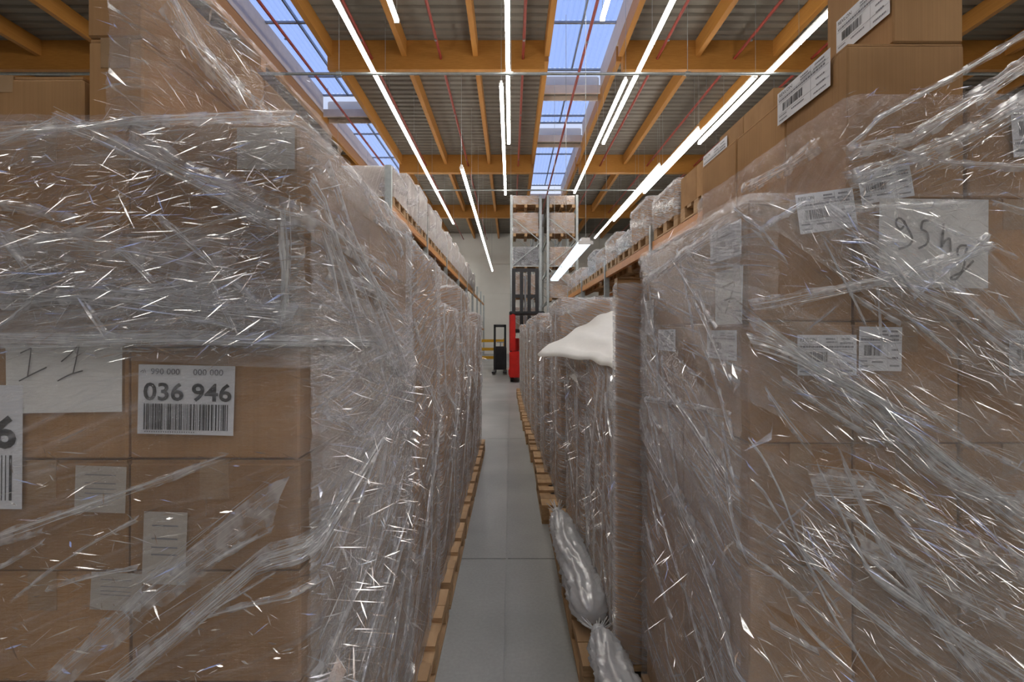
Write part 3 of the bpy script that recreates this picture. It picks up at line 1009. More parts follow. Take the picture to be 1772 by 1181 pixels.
# label high on the side (410-520, 220-300)
o = sheet(L1[(8, 0, 0)], frame_front(*[px_front(462, 258, L1Y)[0], yl, px_front(462, 258, L1Y)[1]]), 0.10, 0.072, 'paper_sheet', 'dimpaper', 'plain pale sheet stuck near the top corner')

# film of the first load
fm = None
def load_film(name_label, wr, z0, z1, res, m, theta, amp=0.010, seed=1):
    o = film_sheet(wr, z0, z1, res, 'stretch_film', M[m], None, amp=amp, theta=theta, seed=seed)
    return tag(o, name_label, 'plastic film', 'stretch film round the loads')

w1 = Wrap(L1X, L1X - 0.93, L1Y, L1Y + 0.8)
f1 = load_film('clear stretch film round the load with the 036 946 label, glinting with creases', w1, 0.152, ZT + 0.015, 0.008, 'film_left', R(24), 0.012, 3)
def FL(pts): return [w1.front(px, py, L1Y) for px, py in pts]
def SL(pts): return [w1.side(px, py, L1X) for px, py in pts]
fr_s = (0.36, w1.corner1); sd_s = (w1.corner1, w1.corner2)
zc = lambda y: H - (y - VY) / F * L1Y
focs = [(*w1.front(80, 480, L1Y), 0.05, 0.02), (*w1.front(200, 500, L1Y), 0.09, 0.035), (*w1.front(420, 545, L1Y), 0.07, 0.03),
        (*w1.front(470, 330, L1Y), 0.05, 0.06), (*w1.front(330, 330, L1Y), 0.09, 0.06), (*w1.front(170, 330, L1Y), 0.10, 0.05), (*w1.front(460, 470, L1Y), 0.05, 0.05)]
creases(w1, f1, 1000, fr_s, (zc(620), zc(215)), R(18), 0.55, 21, foc=focs)
creases(w1, f1, 90, fr_s, (zc(1181), zc(775)), R(-4), 0.30, 22, lmax=0.05)
creases(w1, f1, 420, sd_s, (0.75, ZT), R(-28), 0.35, 23, lmin=0.02, lmax=0.12, w=0.0014)
creases(w1, f1, 220, sd_s, (0.3, 1.3), R(24), 0.25, 24, lmin=0.03, lmax=0.14, w=0.0013)
# overlapping turns of film, each a sheet of its own
film_sheet(w1, zc(600), zc(500), 0.010, 'film_turn', M['band'], f1, amp=0.010, theta=R(2), seed=41, off=0.008, tuck=0)
film_sheet(w1, zc(590), zc(445), 0.012, 'film_turn', M['band'], f1, amp=0.012, theta=R(6), seed=42, off=0.012, slope=-0.05, tuck=0)
film_sheet(w1, zc(300), zc(224), 0.012, 'film_turn', M['band'], f1, amp=0.012, theta=R(14), seed=43, off=0.008, tuck=0)
film_sheet(w1, zc(1250), zc(1000), 0.012, 'film_turn', M['band'], f1, amp=0.012, theta=R(30), seed=44, off=0.006, s0=w1.corner1 + 0.005, clip=(0.15, ZT), slope=0.62, tuck=0)
film_sheet(w1, zc(1000), zc(860), 0.012, 'film_turn', M['band'], f1, amp=0.012, theta=R(30), seed=45, off=0.008, s0=w1.corner1 + 0.005, clip=(0.15, ZT), slope=0.25, tuck=0)
film_sheet(w1, 0.45, 0.95, 0.012, 'film_turn', M['band2'], f1, amp=0.014, theta=R(34), seed=46, off=0.010, s0=w1.corner1 + 0.005, clip=(0.15, ZT), slope=0.75, tuck=0)
film_sheet(w1, 1.45, 1.72, 0.012, 'film_turn', M['band3'], f1, amp=0.014, theta=R(-30), seed=47, off=0.012, s0=w1.corner1 + 0.005, clip=(0.15, ZT), slope=-0.4, tuck=0)
film_sheet(w1, 1.25, 1.50, 0.012, 'film_turn', M['band'], f1, amp=0.014, theta=R(-5), seed=48, off=0.014, s0=w1.corner1 + 0.005, clip=(0.15, ZT), tuck=0)
film_sheet(w1, zc(420), zc(330), 0.012, 'film_turn', M['band3'], f1, amp=0.014, theta=R(-20), seed=49, off=0.010, slope=-0.22, tuck=0)
film_sheet(w1, 0.3, ZT - 0.02, 0.012, 'film_turn', M['haze2'], f1, amp=0.012, theta=R(-16), seed=61, off=0.004, s0=w1.corner1 + 0.01, tuck=0)
film_sheet(w1, 0.3, 1.55, 0.012, 'film_turn', M['haze'], f1, amp=0.012, theta=R(14), seed=62, off=0.007, s0=w1.corner1 + 0.03, tuck=0)
film_sheet(w1, zc(588), zc(400), 0.012, 'film_turn', M['haze'], f1, amp=0.012, theta=R(4), seed=64, off=0.005, s1=w1.corner1, tuck=0)
# gathered folds
fold(w1, f1, FL([(0, 252), (120, 238), (250, 226), (400, 217), (515, 213)]), 16, 0.006, 0.0011, 1)
fold(w1, f1, FL([(120, 215), (205, 250), (330, 310), (450, 372), (515, 398)]), 14, 0.007, 0.0011, 3)
fold(w1, f1, FL([(0, 586), (160, 588), (330, 586), (515, 592)]) + SL([(560, 594), (640, 596)]), 40, 0.008, 0.0010, 4)
fold(w1, f1, FL([(0, 505), (200, 515), (380, 533), (515, 545)]), 26, 0.013, 0.0009, 5)
fold(w1, f1, FL([(20, 500), (90, 470)]), 10, 0.006, 0.0012, 6)
fold(w1, f1, FL([(0, 925), (150, 875), (410, 785)]), 6, 0.004, 0.0008, 7)
fold(w1, f1, FL([(0, 400), (80, 420), (240, 440), (420, 480)]), 18, 0.018, 0.0008, 8)
fold(w1, f1, FL([(250, 240), (330, 300), (515, 380)]) + SL([(600, 440), (670, 480)]), 16, 0.014, 0.0009, 9, pinch='start')
fold(w1, f1, FL([(200, 1181), (330, 1075), (470, 955)]) + SL([(560, 880), (620, 790), (670, 720)]), 44, 0.016, 0.0010, 10)
fold(w1, f1, SL([(520, 1175), (580, 1050), (640, 930)]), 18, 0.010, 0.0010, 11)
fold(w1, f1, SL([(575, 1170), (620, 1080), (668, 960)]), 10, 0.010, 0.0009, 12)
fold(w1, f1, SL([(530, 400), (545, 450), (560, 520)]), 14, 0.006, 0.0016, 13)
fold(w1, f1, SL([(540, 470), (620, 500), (672, 530)]), 16, 0.010, 0.0011, 14)
fold(w1, f1, FL([(500, 380), (505, 470), (503, 560)]), 14, 0.012, 0.0012, 16)
fold(w1, f1, FL([(100, 1181), (300, 1000), (500, 850)]), 14, 0.03, 0.0007, 17)
random_folds(w1, f1, 16, (0.40, w1.corner1), (zc(575), zc(225)), R(-15), 0.5, 401, 0.06, 0.30, 6, 0.004)
random_folds(w1, f1, 7, (0.40, w1.corner1), (zc(1150), zc(780)), R(22), 0.2, 402, 0.1, 0.3, 3, 0.002)
random_folds(w1, f1, 22, (w1.corner1, w1.corner2), (1.25, ZT - 0.03), R(-24), 0.25, 403, 0.15, 0.6, 7, 0.006)
random_folds(w1, f1, 22, (w1.corner1, w1.corner2), (0.45, 1.25), R(28), 0.25, 404, 0.15, 0.6, 7, 0.006)
# film over the upper tier
wu = Wrap(UX, UX - 0.42, L1Y, L1Y + 0.8)
fu = tag(film_sheet(wu, ZT - 0.0, ZT + 0.36, 0.012, 'stretch_film', M['film_left'], None, amp=0.012, theta=R(-34), seed=8, s0=wu.corner1 - 0.05),
         'clear film stretched over the set-back upper tier of the 036 946 load', 'plastic film', 'stretch film round the loads')
creases(wu, fu, 260, (wu.corner1 - 0.05, wu.corner2), (ZT, ZT + 0.30), R(-34), 0.35, 31, lmin=0.02, lmax=0.10)
def FU(pts): return [wu.front(px, py, L1Y) for px, py in pts]
def SU(pts): return [wu.side(px, py, UX) for px, py in pts]
fold(wu, fu, SU([(262, 0), (320, 90), (400, 170)]), 16, 0.02, 0.0009, 32)
fold(wu, fu, SU([(300, 60), (380, 150), (450, 205)]), 12, 0.015, 0.0010, 33)

# loads behind it
who_l = ['', 'the first load behind 036 946', 'the second load behind 036 946', 'the third load behind 036 946', 'the fourth load behind 036 946', 'the fifth load behind 036 946']
L_rows = [(1.665, 0.36, -0.395), (2.53, 0.16, -0.395), (3.395, 0.34, -0.395), (4.26, 0.10, -0.395), (5.125, 0.22, -0.395)]
for i, (yf, ztop, xa) in enumerate(L_rows):
    n = 6 if i < 3 else 5
    zt = H + ztop
    zs = [0.15 + (zt - 0.15) * k / n for k in range(n + 1)]
    who = who_l[i + 1]
    pallet(-0.335 - 0.6, yf + 0.4, 0, 1.2, 0.8, 'wooden pallet under ' + who)
    stack(xa, -1, yf, 2 if ztop > 0.3 else 1, 0.40, (0.39, 0.39) if i else (0.27, 0.26, 0.26), zs, who, 'cartons of ' + who)
    w = Wrap(xa, xa - 0.8, yf, yf + 0.78)
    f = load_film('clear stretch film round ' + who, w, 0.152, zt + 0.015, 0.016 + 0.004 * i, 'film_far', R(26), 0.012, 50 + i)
    creases(w, f, 260 - 40 * i, (w.corner1 + 0.03, w.corner2 - 0.05), (0.4, zt), R(-15), 0.6, 60 + i, lmin=0.02, lmax=0.10, w=0.0018)
    fold(w, f, [(w.corner1 + 0.01, zt - 0.02), (w.corner1 + 0.012, zt - 0.25), (w.corner1 + 0.03, zt - 0.5)], 16, 0.008, 0.0016, 70 + i)
    fold(w, f, [(w.corner1, zt - 0.45), (w.corner1 + 0.4, zt - 0.62), (w.corner2, zt - 0.85)], 22, 0.02, 0.0011, 80 + i)
    fold(w, f, [(w.corner1, 0.35), (w.corner1 + 0.35, 0.75), (w.corner2, 1.15)], 26, 0.03, 0.0010, 90 + i)
    random_folds(w, f, 14, (w.corner1, w.corner2), (0.4, zt - 0.03), R(-10), 0.5, 410 + i, 0.15, 0.6, 8, 0.008, 0.0014)
    fold(w, f, [(w.corner1 + 0.4, 0.2), (w.corner1 + 0.44, 0.8), (w.corner1 + 0.5, 1.2)], 8, 0.02, 0.0014, 95 + i)

# ================================================================== THE ROW WITH THE 95 KG SHEET
R1X, R1Y = 0.55, 1.053
zt1 = H + 0.31
zsR = [0.15 + (zt1 - 0.15) * k / 6 for k in range(7)]
pallet(R1X + 0.6 - 0.02, R1Y + 0.4, 0, 1.2, 0.8, 'wooden pallet under the load with the 95 kg sheet')
R1 = stack(R1X, 1, R1Y, 3, 0.245, (0.4, 0.4), zsR, 'the 95 kg load', 'cartons of the 95 kg load')
UR = 0.777
G = 'upper tier of the 95 kg load'
UB = {}
UB['lo'] = carton(UR, UR + 0.275, R1Y, R1Y + 0.24, zt1, zt1 + 0.363, 'tall carton with sloping side label on top of the 95 kg load, front one', G)
UB['lo2'] = carton(UR, UR + 0.275, R1Y + 0.24, R1Y + 0.52, zt1, zt1 + 0.363, 'tall carton behind the labelled front one on top of the 95 kg load', G)
UB['lo3'] = carton(UR, UR + 0.275, R1Y + 0.52, R1Y + 0.80, zt1, zt1 + 0.363, 'rearmost tall carton on top of the 95 kg load', G)
UB['top'] = carton(0.885, 1.052, R1Y, R1Y + 0.225, zt1 + 0.363, zt1 + 0.66, 'highest carton, labelled, alone on the tall cartons of the 95 kg load', G)
UB['out'] = carton(1.06, 1.30, R1Y, R1Y + 0.30, zt1, zt1 + 0.235, 'lower carton with a cut-off label beside the tall ones on the 95 kg load', G)

yr = R1Y - 0.003
sr = R1Y / F
def on_front(px0, py0, px1, py1, key, rot=0, seed=1, full=True):
    x, z = px_front((px0 + px1) / 2, (py0 + py1) / 2, R1Y)
    par = key if not isinstance(key, tuple) else R1[key]
    return brand_label(par, frame_front(x, yr, z, R(rot)), (px1 - px0) * sr, (py1 - py0) * sr, seed, full)
# 95 kg sheet
x, z = px_front(1612, 422, R1Y)
sh = sheet(R1[(5, 0, 1)], frame_front(x, R1Y - 0.0035, z, R(-0.8)), 188 * sr, 153 * sr, 'paper_sheet', 'paper', 'white sheet handwritten 95 kg', 0.0015)
# pen strokes traced in the sheet's own coordinates
def Q(pts): return [((a - 832) * 0.339 * sr, -(b - 420) * 0.339 * sr) for a, b in pts]
stroke(sh, [Q(p) for p in (
    [(672, 312), (655, 294), (637, 308), (640, 336), (660, 352), (676, 332), (674, 306)], [(674, 306), (694, 345), (716, 385), (716, 418), (690, 440), (650, 452)],
    [(812, 308), (790, 306), (770, 314), (764, 352)], [(764, 352), (790, 364), (802, 395), (790, 428), (750, 448)],
    [(878, 320), (874, 390), (868, 442)], [(868, 442), (886, 408), (908, 396), (914, 430), (914, 474)],
    [(998, 432), (968, 430), (950, 452), (956, 484), (982, 486), (998, 448)], [(998, 440), (990, 500), (975, 560), (945, 600), (920, 602), (926, 588), (980, 560), (1032, 506)])], 0.0052, z=0.0036)
# shipping labels on the front
on_front(1378, 332, 1478, 400, (5, 0, 0), 8, 2)
on_front(1484, 290, 1576, 348, UB['lo'], 10, 3)
on_front(1378, 580, 1480, 650, (4, 0, 0), 0, 4)
on_front(1484, 566, 1558, 642, (4, 0, 1), -1, 5, False)
on_front(1743, 572, 1850, 650, (4, 0, 2), 0, 6)
on_front(1747, 165, 1850, 270, UB['out'], 4, 7)
# on the aisle faces
def on_side(px0, px1, py, X, hgt, par, seed, rot=0, full=True):
    Ya, Yb = F * X / (px0 - VX), F * X / (px1 - VX)
    Ym = (Ya + Yb) / 2
    return brand_label(par, frame_right(X - 0.003, Ym, H - (py - VY) / F * (F * X / ((px0 + px1) / 2 - VX)), R(rot)), Ya - Yb, hgt, seed, full)
on_side(1348, 1440, 153, UR, 0.092, UB['lo'], 8)
on_side(1450, 1543, 28, 0.885, 0.098, UB['top'], 9)
on_side(1226, 1278, 597, R1X, 0.075, R1[(4, 0, 0)], 10, 0, False)
on_side(1141, 1171, 589, R1X, 0.075, R1[(4, 1, 0)], 11, 0, False)
on_side(1232, 1286, 420, R1X, 0.085, R1[(5, 0, 0)], 12, 0, False)
def side_sheet(px0, px1, py0, py1, X, par, lines, wd, lab):
    Ya, Yb = F * X / (px0 - VX), F * X / (px1 - VX)
    pm = (px0 + px1) / 2
    Yc = (Ya + Yb) / 2
    pmy = (py0 + py1) / 2
    zc_ = H - (pmy - VY) / F * (F * X / (pm - VX))
    h_ = (py1 - py0) / F * Yc
    w_ = Ya - Yb
    o = sheet(par, frame_right(X - 0.004, Yc, zc_, R(0)), w_, h_, 'paper_sheet', 'paper', lab, 0.003)
    stroke(o, [[(a * w_, b * h_) for a, b in ln] for ln in lines], wd, z=0.0045)
seven = [[(-0.25, 0.20), (-0.05, 0.20), (0.25, 0.24), (0.20, 0.10), (0.08, -0.08), (-0.06, -0.30)], [(-0.10, -0.06), (0.1, -0.04), (0.30, -0.05)]]
side_sheet(1241, 1290, 466, 562, R1X, R1[(5, 0, 0)], seven, 0.0045, 'white sheet handwritten with a seven')
side_sheet(1118, 1134, 520, 580, R1X, R1[(5, 1, 0)], seven, 0.0045, 'white sheet handwritten with a seven')

w2 = Wrap(R1X, R1X + 0.76, R1Y, R1Y + 0.8)
w2.uvdir = 1
f2 = load_film('clear stretch film round the load with the 95 kg sheet, diagonal folds at the front', w2, 0.152, zt1 + 0.015, 0.009, 'film_right', R(58), 0.012, 13)
def FR(pts): return [w2.front(px, py, R1Y) for px, py in pts]
def SR_(pts): return [w2.side(px, py, R1X) for px, py in pts]
# on this load s runs from the outer front corner towards the aisle, i.e. leftwards in the picture
zr = lambda y: H - (y - VY) / F * R1Y
foc2 = [(*w2.front(1440, 660, R1Y), 0.05, 0.03), (*w2.front(1540, 730, R1Y), 0.05, 0.03), (*w2.front(1600, 890, R1Y), 0.08, 0.05), (*w2.front(1700, 960, R1Y), 0.08, 0.05),
        (*w2.front(1480, 430, R1Y), 0.03, 0.05), (*w2.front(1560, 500, R1Y), 0.06, 0.04), (*w2.front(1700, 620, R1Y), 0.05, 0.04), (*w2.front(1400, 930, R1Y), 0.04, 0.04)]
creases(w2, f2, 800, (0.10, w2.corner1), (zr(1181), zr(350)), R(42), 0.4, 121, foc=foc2, lmin=0.015, lmax=0.11)
creases(w2, f2, 200, (w2.corner1, w2.corner2), (0.3, zt1), R(52), 0.4, 122, lmin=0.02, lmax=0.10)
film_sheet(w2, zr(790), zr(560), 0.012, 'film_turn', M['band'], f2, amp=0.012, theta=R(40), seed=141, off=0.008, slope=0.75, piv=0.02, clip=(0.15, zt1), tuck=0)
film_sheet(w2, zr(1000), zr(800), 0.012, 'film_turn', M['band3'], f2, amp=0.016, theta=R(30), seed=143, off=0.012, slope=0.55, piv=0.02, clip=(0.15, zt1), tuck=0)
film_sheet(w2, zr(520), zr(340), 0.012, 'film_turn', M['band'], f2, amp=0.012, theta=R(-14), seed=144, off=0.008, s0=w2.corner1 - 0.06, s1=w2.corner2, tuck=0)
film_sheet(w2, 0.55, 0.95, 0.014, 'film_turn', M['band3'], f2, amp=0.014, theta=R(-40), seed=145, off=0.010, piv=w2.corner1, clip=(0.15, zt1), slope=0.8, tuck=0)
film_sheet(w2, zr(1300), zr(1040), 0.012, 'film_turn', M['band'], f2, amp=0.012, theta=R(30), seed=142, off=0.008, slope=0.5, piv=0.02, clip=(0.15, zt1), tuck=0)
fold(w2, f2, FR([(1296, 590), (1360, 615), (1430, 655), (1500, 690), (1540, 730), (1640, 810), (1772, 900)]), 60, 0.013, 0.0012, 101)
fold(w2, f2, FR([(1296, 560), (1400, 640), (1520, 735)]), 16, 0.016, 0.0012, 102)
fold(w2, f2, FR([(1296, 760), (1340, 850), (1375, 945), (1425, 1000), (1560, 1110), (1660, 1181)]), 18, 0.007, 0.0012, 103)
fold(w2, f2, FR([(1375, 950), (1430, 1060), (1500, 1165)]), 10, 0.005, 0.0011, 104)
fold(w2, f2, FR([(1400, 800), (1465, 935), (1484, 978), (1600, 1060), (1772, 1170)]), 26, 0.010, 0.0017, 105)
fold(w2, f2, FR([(1440, 790), (1500, 920), (1620, 1090), (1700, 1181)]), 24, 0.022, 0.0011, 106)
fold(w2, f2, FR([(1500, 690), (1600, 800), (1772, 905)]), 22, 0.022, 0.0012, 107)
fold(w2, f2, FR([(1390, 830), (1500, 840), (1640, 930), (1772, 990)]), 26, 0.024, 0.0012, 108)
fold(w2, f2, FR([(1470, 930), (1620, 1010), (1772, 1090)]), 16, 0.02, 0.0013, 115)
fold(w2, f2, FR([(1460, 410), (1490, 445), (1530, 460), (1560, 505), (1640, 545), (1740, 620)]), 16, 0.008, 0.0010, 109)
fold(w2, f2, FR([(1410, 420), (1450, 500), (1480, 560)]), 8, 0.004, 0.0009, 110)
fold(w2, f2, FR([(1296, 530), (1500, 490), (1700, 430)]), 14, 0.008, 0.0010, 111)
fold(w2, f2, FR([(1560, 790), (1650, 845), (1772, 860)]), 14, 0.012, 0.0013, 112)
fold(w2, f2, FR([(1590, 470), (1700, 560), (1772, 600)]), 12, 0.02, 0.0009, 113)
fold(w2, f2, SR_([(1150, 650), (1215, 735), (1280, 830)]), 14, 0.012, 0.0009, 114)
fold(w2, f2, SR_([(1120, 740), (1180, 850), (1260, 990)]), 16, 0.03, 0.0008, 116)
fold(w2, f2, SR_([(1190, 880), (1240, 990), (1285, 1110)]), 12, 0.03, 0.0008, 117)
fold(w2, f2, SR_([(1130, 690), (1200, 700), (1285, 720)]), 10, 0.006, 0.0008, 118)
fold(w2, f2, SR_([(1125, 490), (1200, 440), (1285, 385)]), 20, 0.012, 0.0013, 119)
film_sheet(w2, 0.3, zt1 - 0.02, 0.014, 'film_turn', M['haze'], f2, amp=0.012, theta=R(14), seed=63, off=0.004, s0=w2.corner1 + 0.01, tuck=0)
random_folds(w2, f2, 24, (0.05, w2.corner1), (zr(1150), zr(640)), R(36), 0.22, 501, 0.1, 0.45, 7, 0.005)
random_folds(w2, f2, 12, (0.05, w2.corner1), (zr(620), zr(360)), R(20), 0.6, 502, 0.08, 0.3, 5, 0.004)
random_folds(w2, f2, 26, (w2.corner1, w2.corner2), (0.45, zt1 - 0.05), R(50), 0.3, 503, 0.1, 0.5, 5, 0.005)
# film over the upper tier
wv = Wrap(UR, UR + 0.50, R1Y, R1Y + 0.80, off=0.014)
fv = tag(film_sheet(wv, zt1 + 0.0, zt1 + 0.24, 0.012, 'stretch_film', M['film_right'], None, amp=0.014, theta=R(-28), seed=18),
         'clear film drawn over the upper cartons of the 95 kg load', 'plastic film', 'stretch film round the loads')
def FV(pts): return [wv.front(px, py, R1Y) for px, py in pts]
creases(wv, fv, 220, (0.02, wv.corner1), (zt1, zt1 + 0.24), R(-28), 0.4, 131, lmin=0.015, lmax=0.06)
fold(wv, fv, FV([(1462, 262), (1500, 215), (1620, 150), (1772, 60)]), 16, 0.004, 0.0010, 132)
fold(wv, fv, FV([(1460, 270), (1560, 250), (1660, 185), (1772, 110)]), 18, 0.012, 0.0010, 133)
fold(wv, fv, FV([(1462, 320), (1560, 285), (1660, 240), (1772, 175)]), 16, 0.016, 0.0010, 134)
fold(wv, fv, FV([(1500, 260), (1600, 290), (1772, 300)]), 10, 0.006, 0.0010, 135)
def SV(pts): return [wv.side(px, py, UR) for px, py in pts]
fold(wv, fv, SV([(1300, 330), (1380, 290), (1440, 250)]), 20, 0.014, 0.0011, 136)

# ---- the low load under a white sheet
R2X, R2Y = 0.47, 1.96
zs2 = [0.15 + (H - 0.140 - 0.15) * k / 5 for k in range(6)]
pallet(R2X + 0.6 - 0.17, R2Y + 0.335, 0, 1.2, 0.8, 'wooden pallet under the load with the white sheet on top')
R2 = stack(R2X, 1, R2Y, 2, 0.40, (0.26, 0.26, 0.26), zs2, 'the white-topped load', 'cartons of the white-topped load')
w3 = Wrap(R2X, R2X + 0.8, R2Y, R2Y + 0.78)
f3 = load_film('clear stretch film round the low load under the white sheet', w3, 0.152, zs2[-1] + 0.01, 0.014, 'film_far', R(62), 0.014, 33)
creases(w3, f3, 260, (w3.corner1 - 0.1, w3.corner2), (0.3, 1.35), R(60), 0.5, 161, lmin=0.02, lmax=0.1, w=0.0018)
for k in range(4):
    random_folds(w3, f3, 5, (w3.corner1, w3.corner2), (0.3, 1.33), R(60), 0.4, 530 + k, 0.15, 0.5, 8, 0.008, 0.0013)
    fold(w3, f3, [(w3.corner1 + 0.08 + 0.2 * k, 0.25), (w3.corner1 + 0.04 + 0.18 * k, 0.8), (w3.corner1 + 0.10 * k, 1.36)], 12, 0.02, 0.0014, 170 + k)
side_sheet(1055, 1072, 650, 712, R2X, R2[(4, 0, 0)], [[(-0.25, 0.25), (0.05, 0.25), (-0.1, -0.3)], [(0.15, 0.25), (0.1, 0.0), (0.32, 0.0)], [(0.3, 0.15), (0.28, -0.28)]], 0.004, 'white sheet handwritten with 74')
carton(0.440, 0.74, 1.897, 1.932, 0.15, H + 0.23, 'tall narrow flat carton standing between the 95 kg load and the white-topped load')
wt_ = Wrap(0.44, 0.73, 1.899, 1.930, 0.006, 0.008)
tag(film_sheet(wt_, 0.16, H + 0.225, 0.014, 'stretch_film', M['film_far'], None, amp=0.006, theta=R(30), seed=77), 'clear film round the tall narrow flat carton beside the white sheet', 'plastic film', 'stretch film round the loads')
# white sheet: draped, rising to the back where it is tucked up against the next load
nx, ny = 44, 40
vs, fs = [], []
for j in range(ny + 1):
    for i in range(nx + 1):
        u, v = i / nx, j / ny
        x = R2X - 0.03 - 0.25 * math.exp(-((v - 0.80) / 0.24) ** 2) * (1 - u) ** 3 + u * 0.80
        y = R2Y - 0.030 + v * 1.63
        z = zs2[-1] + 0.014 + 0.30 * (v ** 1.2) * (0.25 + 0.75 * min(1, u * 2.2)) * min(1, u * 5 + 0.1)
        z += 0.010 * math.sin(u * 19 + v * 7) * v + 0.006 * math.sin(v * 23 - u * 11) + 0.006 * math.sin(u * 41)*v
        e = min(u / 0.04, 1) * min(v / 0.04, 1)
        z -= (1 - e) * 0.03
        vs.append((x, y, z))
for j in range(ny):
    for i in range(nx):
        a = j * (nx + 1) + i
        fs.append((a, a + 1, a + nx + 2, a + nx + 1))
me = MB().add(vs, fs).mesh('white_sheet', M['sheet'], True)
o = link('white_sheet', me)
md = o.modifiers.new('thickness', 'SOLIDIFY'); md.thickness = 0.003
tag(o, 'bright white foam sheet draped over the top of the low wrapped load', 'cover sheet')

# ---- loads beyond
R_rows = [(2.800, -0.165, 0.45), (3.660, 0.27, 0.40), (4.525, 0.12, 0.36), (5.390, 0.22, 0.335), (6.255, 0.10, 0.31), (7.120, 0.2, 0.29), (7.985, 0.05, 0.27), (8.850, 0.15, 0.26), (9.715, 0.1, 0.25), (10.580, 0.18, 0.24)]
who_r = ['the %s load past the white sheet' % q for q in ('first', 'second', 'third', 'fourth', 'fifth', 'sixth', 'seventh', 'eighth', 'ninth', 'tenth')]
for i, (yf, ztop, xa) in enumerate(R_rows):
    n = 6 if i < 2 else 4
    zt = H + ztop
    zs = [0.15 + (zt - 0.15) * k / n for k in range(n + 1)]
    who = who_r[i]
    pallet(xa + 0.6 - 0.10 + (0.0 if i > 1 else -0.05), yf + 0.4, 0, 1.2, 0.8, 'wooden pallet under ' + who)
    stack(xa, 1, yf, 2 if i == 0 else 1, 0.40, (0.39, 0.39), zs, who, 'cartons of ' + who)
    w = Wrap(xa, xa + (0.8 if i == 0 else 0.42), yf, yf + 0.78)
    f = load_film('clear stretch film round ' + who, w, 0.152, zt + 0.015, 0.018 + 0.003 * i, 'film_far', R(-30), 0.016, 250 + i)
    creases(w, f, max(60, 240 - 40 * i), (w.corner1 + 0.03, w.corner2 - 0.05), (0.2, zt), R(75), 0.6, 260 + i, lmin=0.03, lmax=0.14, w=0.0025)
    fold(w, f, [(w.corner1 - 0.2, zt - 0.04), (w.corner1, zt - 0.1), (w.corner2, zt - 0.06)], 24, 0.02, 0.0016, 270 + i)
    random_folds(w, f, 12 if i < 5 else 5, (w.corner1 - 0.2, w.corner2), (0.4, zt - 0.03), R(60), 0.6, 510 + i, 0.15, 0.6, 8, 0.010, 0.0018)
    fold(w, f, [(w.corner1 + 0.1, zt - 0.1), (w.corner1 + 0.08, 0.9), (w.corner1 + 0.12, 0.3)], 14, 0.03, 0.0018, 280 + i)

# ---- tied film bags lying on the pallet edges
def tied_bag(p0, p1, rad, lab, seed):
    """a long bundle of clear film, gathered and knotted at its far end"""
    p0, p1 = Vector(p0), Vector(p1)
    r = np.random.RandomState(seed)
    o = empty('film_bundle', p0)
    L = (p1 - p0).length
    d = (p1 - p0) / L
    u = d.cross(Vector((0, 0, 1))).normalized(); w = u.cross(d)
    prof = [(0.0, 0.32), (0.015, 0.75), (0.06, 0.98), (0.2, 1.0), (0.5, 0.95), (0.75, 0.9), (0.86, 0.72), (0.91, 0.40), (0.94, 0.15)]
    N, K = 40, 60
    vs, fs = [], []
    for j in range(K + 1):
        t = 0.94 * j / K
        rr = np.interp(t, [a for a, _ in prof], [b for _, b in prof]) * rad
        for k in range(N):
            a = 2 * PI * k / N
            e = rr * (1 + 0.10 * math.sin(a * 9 + 3 * math.sin(t * 9)) + 0.07 * math.sin(a * 17 + t * 25) + 0.05 * r.randn())
            q = d * (t * L) + u * math.cos(a) * e * 0.9 + w * (math.sin(a) * e * 0.8)
            vs.append(q)
    for j in range(K):
        for k in range(N):
            fs.append((j * N + k, j * N + (k + 1) % N, (j + 1) * N + (k + 1) % N, (j + 1) * N + k))
    fs.append(tuple(range(N))[::-1])
    MB().add(vs, fs).build('bundle_body', M['bag'], o, True)
    kb = MB()
    for k in range(5):
        a = k * 1.3
        kb.tube([d * (L * 0.935) + (u * math.cos(a + q) + w * math.sin(a + q)) * rad * 0.28 + d * 0.012 * math.sin(q * 2) for q in np.linspace(0, 5.5, 14)], 0.008, 6)
    kb.build('knot', M['bag'], o, True)
    tb = MB()
    for k in range(14):
        a = r.uniform(0, 2 * PI); g = r.uniform(0.2, 0.9)
        tb.tube([d * (L * 0.94), d * (L * 0.975) + (u * math.cos(a) + w * math.sin(a) * 0.6) * rad * g * 0.4, d * L * r.uniform(0.99, 1.03) + (u * math.cos(a) + w * math.sin(a) * 0.5) * rad * g + w * 0.02], [0.006, 0.004, 0.002], 5)
    tb.build('loose_end', M['bag'], o, True)
    # pale streaks drawn along the bundle
    return tag(o, lab, 'film bundle', 'knotted film bundles')
tied_bag((0.375, 2.08, 0.245), (0.335, 3.38, 0.235), 0.098, 'long cloudy bundle of knotted film lying along the pallet edge by the white-topped load', 1)
tied_bag((0.42, 1.30, 0.235), (0.38, 2.03, 0.235), 0.085, 'cloudy film bundle beside the 95 kg load, knotted end towards the longer bundle', 2)

# ================================================================== racking
def frame_part(parent, x0, x1, y, h, w=0.09, name='upright'):
    for x in (x0, x1):
        MB().box(x - w / 2, x + w / 2, y - 0.035, y + 0.035, 0.0, h).box(x - w / 2 - 0.03, x + w / 2 + 0.03, y - 0.07, y + 0.07, 0, 0.012).build('upright', M['galv'], parent)
    z, k = 0.25, 0
    while z + 0.9 < h:
        a, b = (x0, x1) if k % 2 == 0 else (x1, x0)
        MB().bar((a, y, z), (b, y, z + 0.9), 0.04, 0.03).build('diagonal_brace', M['galv'], parent)
        if k % 2 == 0:
            MB().bar((x0, y, z), (x1, y, z), 0.04, 0.03).build('horizontal_brace', M['galv'], parent)
        z += 0.95; k += 1

